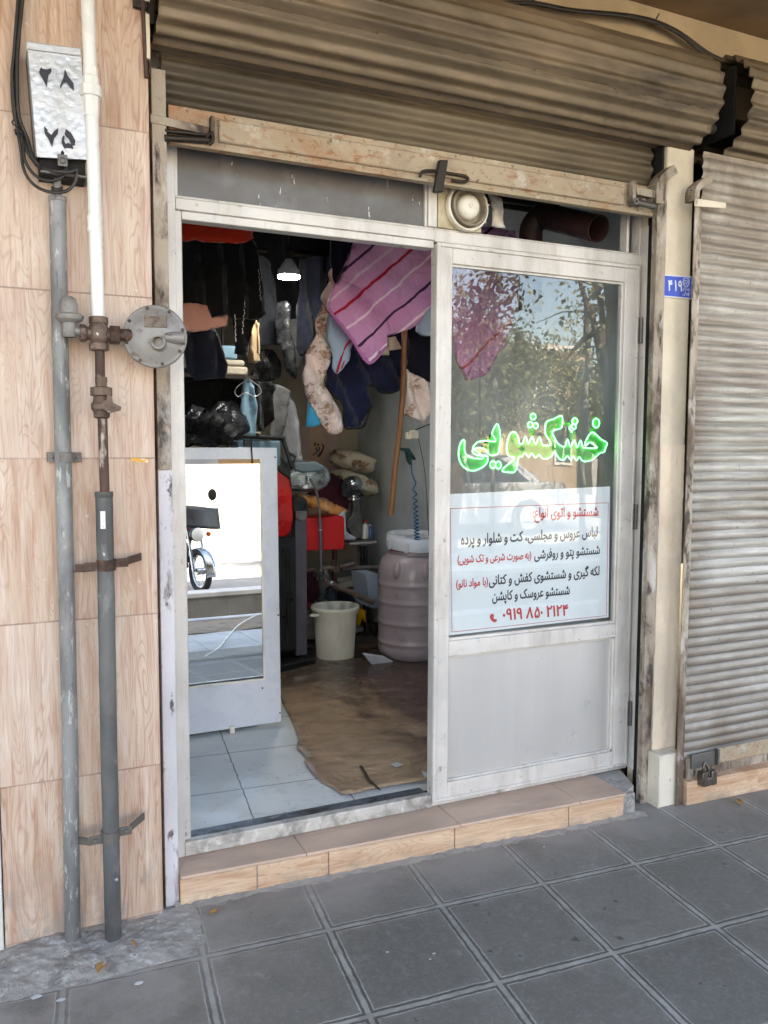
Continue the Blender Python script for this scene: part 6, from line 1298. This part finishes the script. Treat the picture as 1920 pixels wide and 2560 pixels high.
# trees
M['bark'] = pm('street_tree_bark', C(92, 76, 62), [(C(60, 48, 40), 8, .45, .65, .8, (1, 1, .3))], .9, 0, .5, 30)
def leafmat(nm, c, c2):
    m, nt, p, co = newmat(nm); nt.nodes.remove(p)
    col = mixc(nt, mapr(nt, noise(nt, co, 5, 4), .35, .65), c, c2)
    a = node(nt, 'ShaderNodeBsdfDiffuse', {0: col}); b = node(nt, 'ShaderNodeBsdfTranslucent', {0: col}); mx = node(nt, 'ShaderNodeMixShader', {0: .3, 1: a.outputs[0], 2: b.outputs[0]})
    nt.links.new(mx.outputs[0], nt.nodes['Material Output'].inputs[0]); return m
M['leafg'] = leafmat('olive_foliage', C(122, 122, 86), C(166, 162, 122)); M['leafd'] = leafmat('dark_foliage', C(82, 86, 62), C(124, 126, 94))
def tree(x, y_, h, cr, mt, lab, n, sd):
    rnd = random.Random(sd); r = thing('street_tree', (x, y_, -.15), lab, 'tree', 'trees along the street')
    mb = MB(); top = Vector((x + rnd.uniform(-.3, .3), y_, h * .55)); mb.tube(smoothpath([(x, y_, -.3), (x + .05, y_ + .04, h * .25), top], 5), [.16 - .007 * k for k in range(11)], 10)
    tips = []
    for k in range(13):
        a = rnd.uniform(0, 6.28); st_ = Vector((x, y_, h * rnd.uniform(.30, .55))); e_ = Vector((x + cr * rnd.uniform(.4, 1) * math.cos(a), y_ + cr * rnd.uniform(.4, 1) * math.sin(a), h * rnd.uniform(.45, 1.0)))
        m_ = st_.lerp(e_, .5) + Vector((0, 0, .25)); pth = smoothpath([st_, m_, e_], 5); mb.tube(pth, [.05 * (1 - k2 / len(pth)) + .008 for k2 in range(len(pth))], 6); tips += pth[3:]
        for _ in range(3):
            s0 = pth[rnd.randrange(4, len(pth))]; e2 = s0 + Vector((rnd.uniform(-.7, .7), rnd.uniform(-.7, .7), rnd.uniform(-.4, .5))); mb.tube([s0, s0.lerp(e2, .5) + Vector((0, 0, .08)), e2], [.014, .01, .005], 5); tips += [s0.lerp(e2, .6), e2]
    mb.build('trunk', M['bark'], r, 60)
    mb = MB()
    for _ in range(int(n * 1.5)):
        c = rnd.choice(tips) + Vector((rnd.gauss(0, .22), rnd.gauss(0, .22), rnd.gauss(-.05, .2)))
        d = Vector((rnd.gauss(0, 1), rnd.gauss(0, 1), rnd.gauss(-.5, .8))).normalized(); s_ = d.orthogonal().normalized(); s_ = (s_ * math.cos(rnd.random() * 6) + d.cross(s_) * math.sin(rnd.random() * 6)).normalized()
        L_ = rnd.uniform(.055, .12); mb.face([c, c + d * L_ * .5 + s_ * L_ * .27, c + d * L_, c + d * L_ * .5 - s_ * L_ * .27])
    mb.build('crown', mt, r, 0, recalc=False)
tree(5.0, -7.3, 4.0, 1.5, M['leafd'], 'leafy street tree nearest the neon sign reflection on its left', 5200, 11)
tree(8.9, -7.6, 4.6, 1.3, M['leafg'], 'tall olive street tree on the right of the glass reflection', 5200, 23)
tree(6.9, -6.2, 5.0, 1.0, M['leafg'], 'thin street tree with sparse twigs against the sky in the glass', 900, 31)
tree(6.6, -11.5, 2.9, 1.6, M['leafd'], 'low dark tree behind the parked car in the reflection', 4200, 41)
tree(10.6, -11.0, 3.4, 1.7, M['leafg'], 'broad olive tree in front of the grey house in the reflection', 4200, 61)
tree(8.3, -12.5, 3.3, 1.7, M['leafd'], 'dark bushy tree standing in front of the tan brick house', 5000, 71)
tree(9.6, -13.5, 4.2, 1.8, M['leafg'], 'spreading olive tree further back on the right of the glass', 4500, 81)
tree(-3.5, -7.2, 5.0, 1.9, M['leafg'], 'leafy street tree well to the left of the motorbike', 2000, 51)

# ------------------------------------------------------------------ motorbike seen in the mirror
bk = thing('motorbike', (1.72, -6.0, -.2), 'black motorbike with windscreen parked at the kerb, seen in the mirror', 'motorbike')
B0 = Vector((1.76, -6.0, -.2)); st_a = R(14)
fwd = Vector((math.sin(st_a), math.cos(st_a), 0)); sid = Vector((fwd.y, -fwd.x, 0)); zu = Vector((0, 0, 1))
def bp(f, s, z): return B0 + fwd * f + sid * s + zu * z
M['rubber'] = pm('tyre_rubber', C(34, 34, 36), [], .8); M['vinyl'] = pm('black_vinyl', C(40, 44, 50), [], .45); M['lens'] = pm('headlamp_lens', C(214, 216, 212), [], .1); M['amberl'] = pm('amber_indicator', C(206, 96, 44), [], .3)
def wheel(f, r, w):
    mb = MB(); c = bp(f, 0, r); mb.tube([c + (fwd * math.cos(a) + zu * math.sin(a)) * (r - w) for a in [2 * math.pi * k / 40 for k in range(40)]], w, 10, closed=True); wh = mb.build('wheel', M['rubber'], bk, 60)
    mb = MB(); mb.tube([c + (fwd * math.cos(a) + zu * math.sin(a)) * (r - 2 * w) for a in [2 * math.pi * k / 40 for k in range(40)]], .014, 8, closed=True)
    for k in range(18):
        a = 2 * math.pi * k / 18; mb.tube([c + sid * .03 * (-1) ** k, c + (fwd * math.cos(a) + zu * math.sin(a)) * (r - 2 * w)], .003, 4)
    mb.lathe([(0, -.06), (.045, -.06), (.045, .06), (0, .06)], c, sid, 14); mb.build('rim', M['chrome'], wh, 60)
wheel(0, .29, .042); wheel(-1.25, .29, .05)
mb = MB(); mb.grid(lambda i, j: bp(.31 * math.cos(R(-10 + 150 * i)), (j - .5) * .12, .29 + .31 * math.sin(R(-10 + 150 * i)) - .03 * abs(j - .5)), 20, 4); mb.build('front_fender', M['chrome'], bk, 60, solid=.004)
mb = MB()
for s in (-.085, .085): mb.tube([bp(0, s, .29), bp(-.08, s, .55)], .026, 10); mb.tube([bp(-.08, s, .53), bp(-.20, s, .95)], .018, 10)
mb.build('fork', M['chrome'], bk, 60)
mb = MB(); mb.lathe([(0, .0), (.085, .0), (.095, -.02), (.085, -.09), (0, -.11)], bp(-.04, 0, .76), fwd, 20); hl = mb.build('headlight', M['blackp'], bk, 50)
mb = MB(); mb.lathe([(.088, .003), (.05, .018), (0, .022)], bp(-.04, 0, .76), fwd, 20); mb.build('lens', M['lens'], hl, 60)
for s in (-.17, .17): mb = MB(); mb.ball(bp(-.08, s, .76), (.035, .03, .035), 12, 8); mb.build('indicator', M['amberl'], bk, 60)
mb = MB(); mb.tube([bp(-.30, -.36, 1.0), bp(-.22, -.2, 1.02), bp(-.2, 0, .97), bp(-.22, .2, 1.02), bp(-.30, .36, 1.0)], .013, 8); mb.build('handlebar', M['blackp'], bk, 60)
mb = MB(); mb.grid(lambda i, j: bp(-.05 - .12 * abs(2 * i - 1) ** 2 - .05 * j, (i - .5) * .78, .84 + .28 * j + .03 * math.cos(3 * i)), 12, 6); mb.build('leg_cover', M['vinyl'], bk, 60, solid=.01)
m, nt, p, co = newmat('bike_windscreen'); p.inputs['Base Color'].default_value = C(200, 206, 210); p.inputs['Alpha'].default_value = .6; p.inputs['Roughness'].default_value = .1
mb = MB(); mb.grid(lambda i, j: bp(-.10 - .1 * (2 * i - 1) ** 2 - .14 * j, (i - .5) * (.44 - .14 * j), 1.10 + .42 * j), 10, 8); mb.build('windscreen', m, bk, 60, solid=.004)
for s in (-1, 1):
    mb = MB(); mb.tube([bp(-.24, s * .24, 1.02), bp(-.22, s * .30, 1.2)], .006, 6); mb.ball(bp(-.20, s * .30, 1.27), (.06, .015, .08), 14, 10); mb.build('mirror', M['blackp'], bk, 60)
mb = MB(); mb.ball(bp(-.52, 0, .80), (.16, .26, .13), 20, 12); mb.build('fuel_tank', M['redp'], bk, 60)
mb = MB(); mb.ball(bp(-1.0, 0, .80), (.13, .40, .07), 20, 12); mb.build('seat', M['vinyl'], bk, 60)
mb = MB(); mb.box(B0.x - .15 - .16, B0.x + .1 - .16, B0.y - .85, B0.y - .42, .10, .45); mb.tube([bp(-.2, 0, .9), bp(-.35, 0, .4), bp(-.7, 0, .25), bp(-1.25, 0, .29)], .022, 8); mb.tube([bp(-.3, 0, .75), bp(-1.3, 0, .72)], .022, 8); mb.build('engine_frame', M['blackp'], bk, 30, bevel=.02)
mb = MB(); mb.tube([bp(-.5, -.12, .25), bp(-.9, -.16, .2), bp(-1.5, -.16, .28)], [.02, .03, .04], 10); mb.build('exhaust', M['chrome'], bk, 60)

# ------------------------------------------------------------------ parked car, partly seen in mirror and glass
cr = thing('parked_car', (5.1, -9.4, -.2), 'light grey saloon car parked across the road, its front corner seen in the mirror', 'car')
M['carp'] = pm('light_grey_car_paint', C(188, 190, 194), [], .25, .3, rvar=.03, var=.03)
X0, Y0, Z0 = 3.85, -9.4, -.2
prof = [(0, .38), (.02, .62), (.12, .74), (1.05, .86), (1.55, 1.28), (1.75, 1.36), (2.9, 1.36), (3.15, 1.30), (3.6, .92), (4.1, .86), (4.18, .60), (4.15, .34), (3.75, .22), (.35, .22)]
def carsec(k, yy): # k: 0 bottom band.. inset of the upper body
    return [Vector((X0 + x, yy * (1 if z < .88 else 1 - .22 * (z - .88) / .48), Z0 + z)) for x, z in prof]
mb = MB(); L1, L2 = carsec(0, -.82), carsec(0, .82)
a = [mb.b.verts.new(p + Vector((0, Y0, 0))) for p in L1]; b = [mb.b.verts.new(p + Vector((0, Y0, 0))) for p in L2]
for i in range(len(a)): mb.b.faces.new((a[i], a[(i + 1) % len(a)], b[(i + 1) % len(a)], b[i]))
for ring in (a, b):
    pts = [v.co for v in ring]
    for t in tessellate_polygon([pts]): mb.b.faces.new([ring[i] for i in t])
mb.build('body', M['carp'], cr, 30, bevel=.03)
mb = MB()
for s in (-1, 1):
    for P in (((1.2, .92), (1.62, 1.27), (2.2, 1.30), (2.2, .92)), ((2.28, .92), (2.28, 1.30), (2.88, 1.30), (3.38, .94))):
        mb.prism([Vector((X0 + x, Y0 + s * (.825 * (1 - .22 * (z - .88) / .48) + .002), Z0 + z)) for x, z in P], (0, s * .01, 0))
mb.prism([(X0 + 1.10, Y0 - .74, Z0 + .90), (X0 + 1.10, Y0 + .74, Z0 + .90), (X0 + 1.52, Y0 + .62, Z0 + 1.27), (X0 + 1.52, Y0 - .62, Z0 + 1.27)], (-.02, 0, .012)); mb.build('window', M['winglass'], cr, 0)
for wx in (.72, 3.35):
    for s in (-1, 1):
        mb = MB(); c = Vector((X0 + wx, Y0 + s * .74, Z0 + .30)); mb.lathe([(.20, -.10), (.29, -.10), (.30, -.08), (.30, .08), (.29, .10), (.20, .10), (.20, -.10)], c, (0, 1, 0), 28); w_ = mb.build('wheel', M['rubber'], cr, 40)
        mb = MB(); mb.lathe([(0, .05), (.19, .07), (.20, .09), (.20, -.09), (.19, -.07), (0, -.05)], c, (0, 1, 0), 20); mb.build('rim', M['chrome'], w_, 40)
for s in (-1, 1):
    mb = MB(); mb.box(X0 - .01, X0 + .06, Y0 + s * .60 - .16, Y0 + s * .60 + .16, Z0 + .54, Z0 + .68); mb.build('headlight', M['lens'], cr, 30, bevel=.01)
mb = MB(); mb.box(X0 - .05, X0 + .06, Y0 - .8, Y0 + .8, Z0 + .30, Z0 + .44); mb.build('bumper', M['vinyl'], cr, 30, bevel=.03)
# utility poles
for x, lab in ((5.55, 'slim grey pole beside the parked car'), (7.05, 'second slim grey pole right of the parked car')):
    mb = MB(); mb.tube([(x, -7.0, -.2), (x, -7.0, 3.2)], .04, 12); mb.tube([(x, -7.0, 3.15), (x + .3, -7.0, 3.3)], .025, 8); tag(mb.build('street_pole', M['greypipe'], None, 60), lab, 'pole')
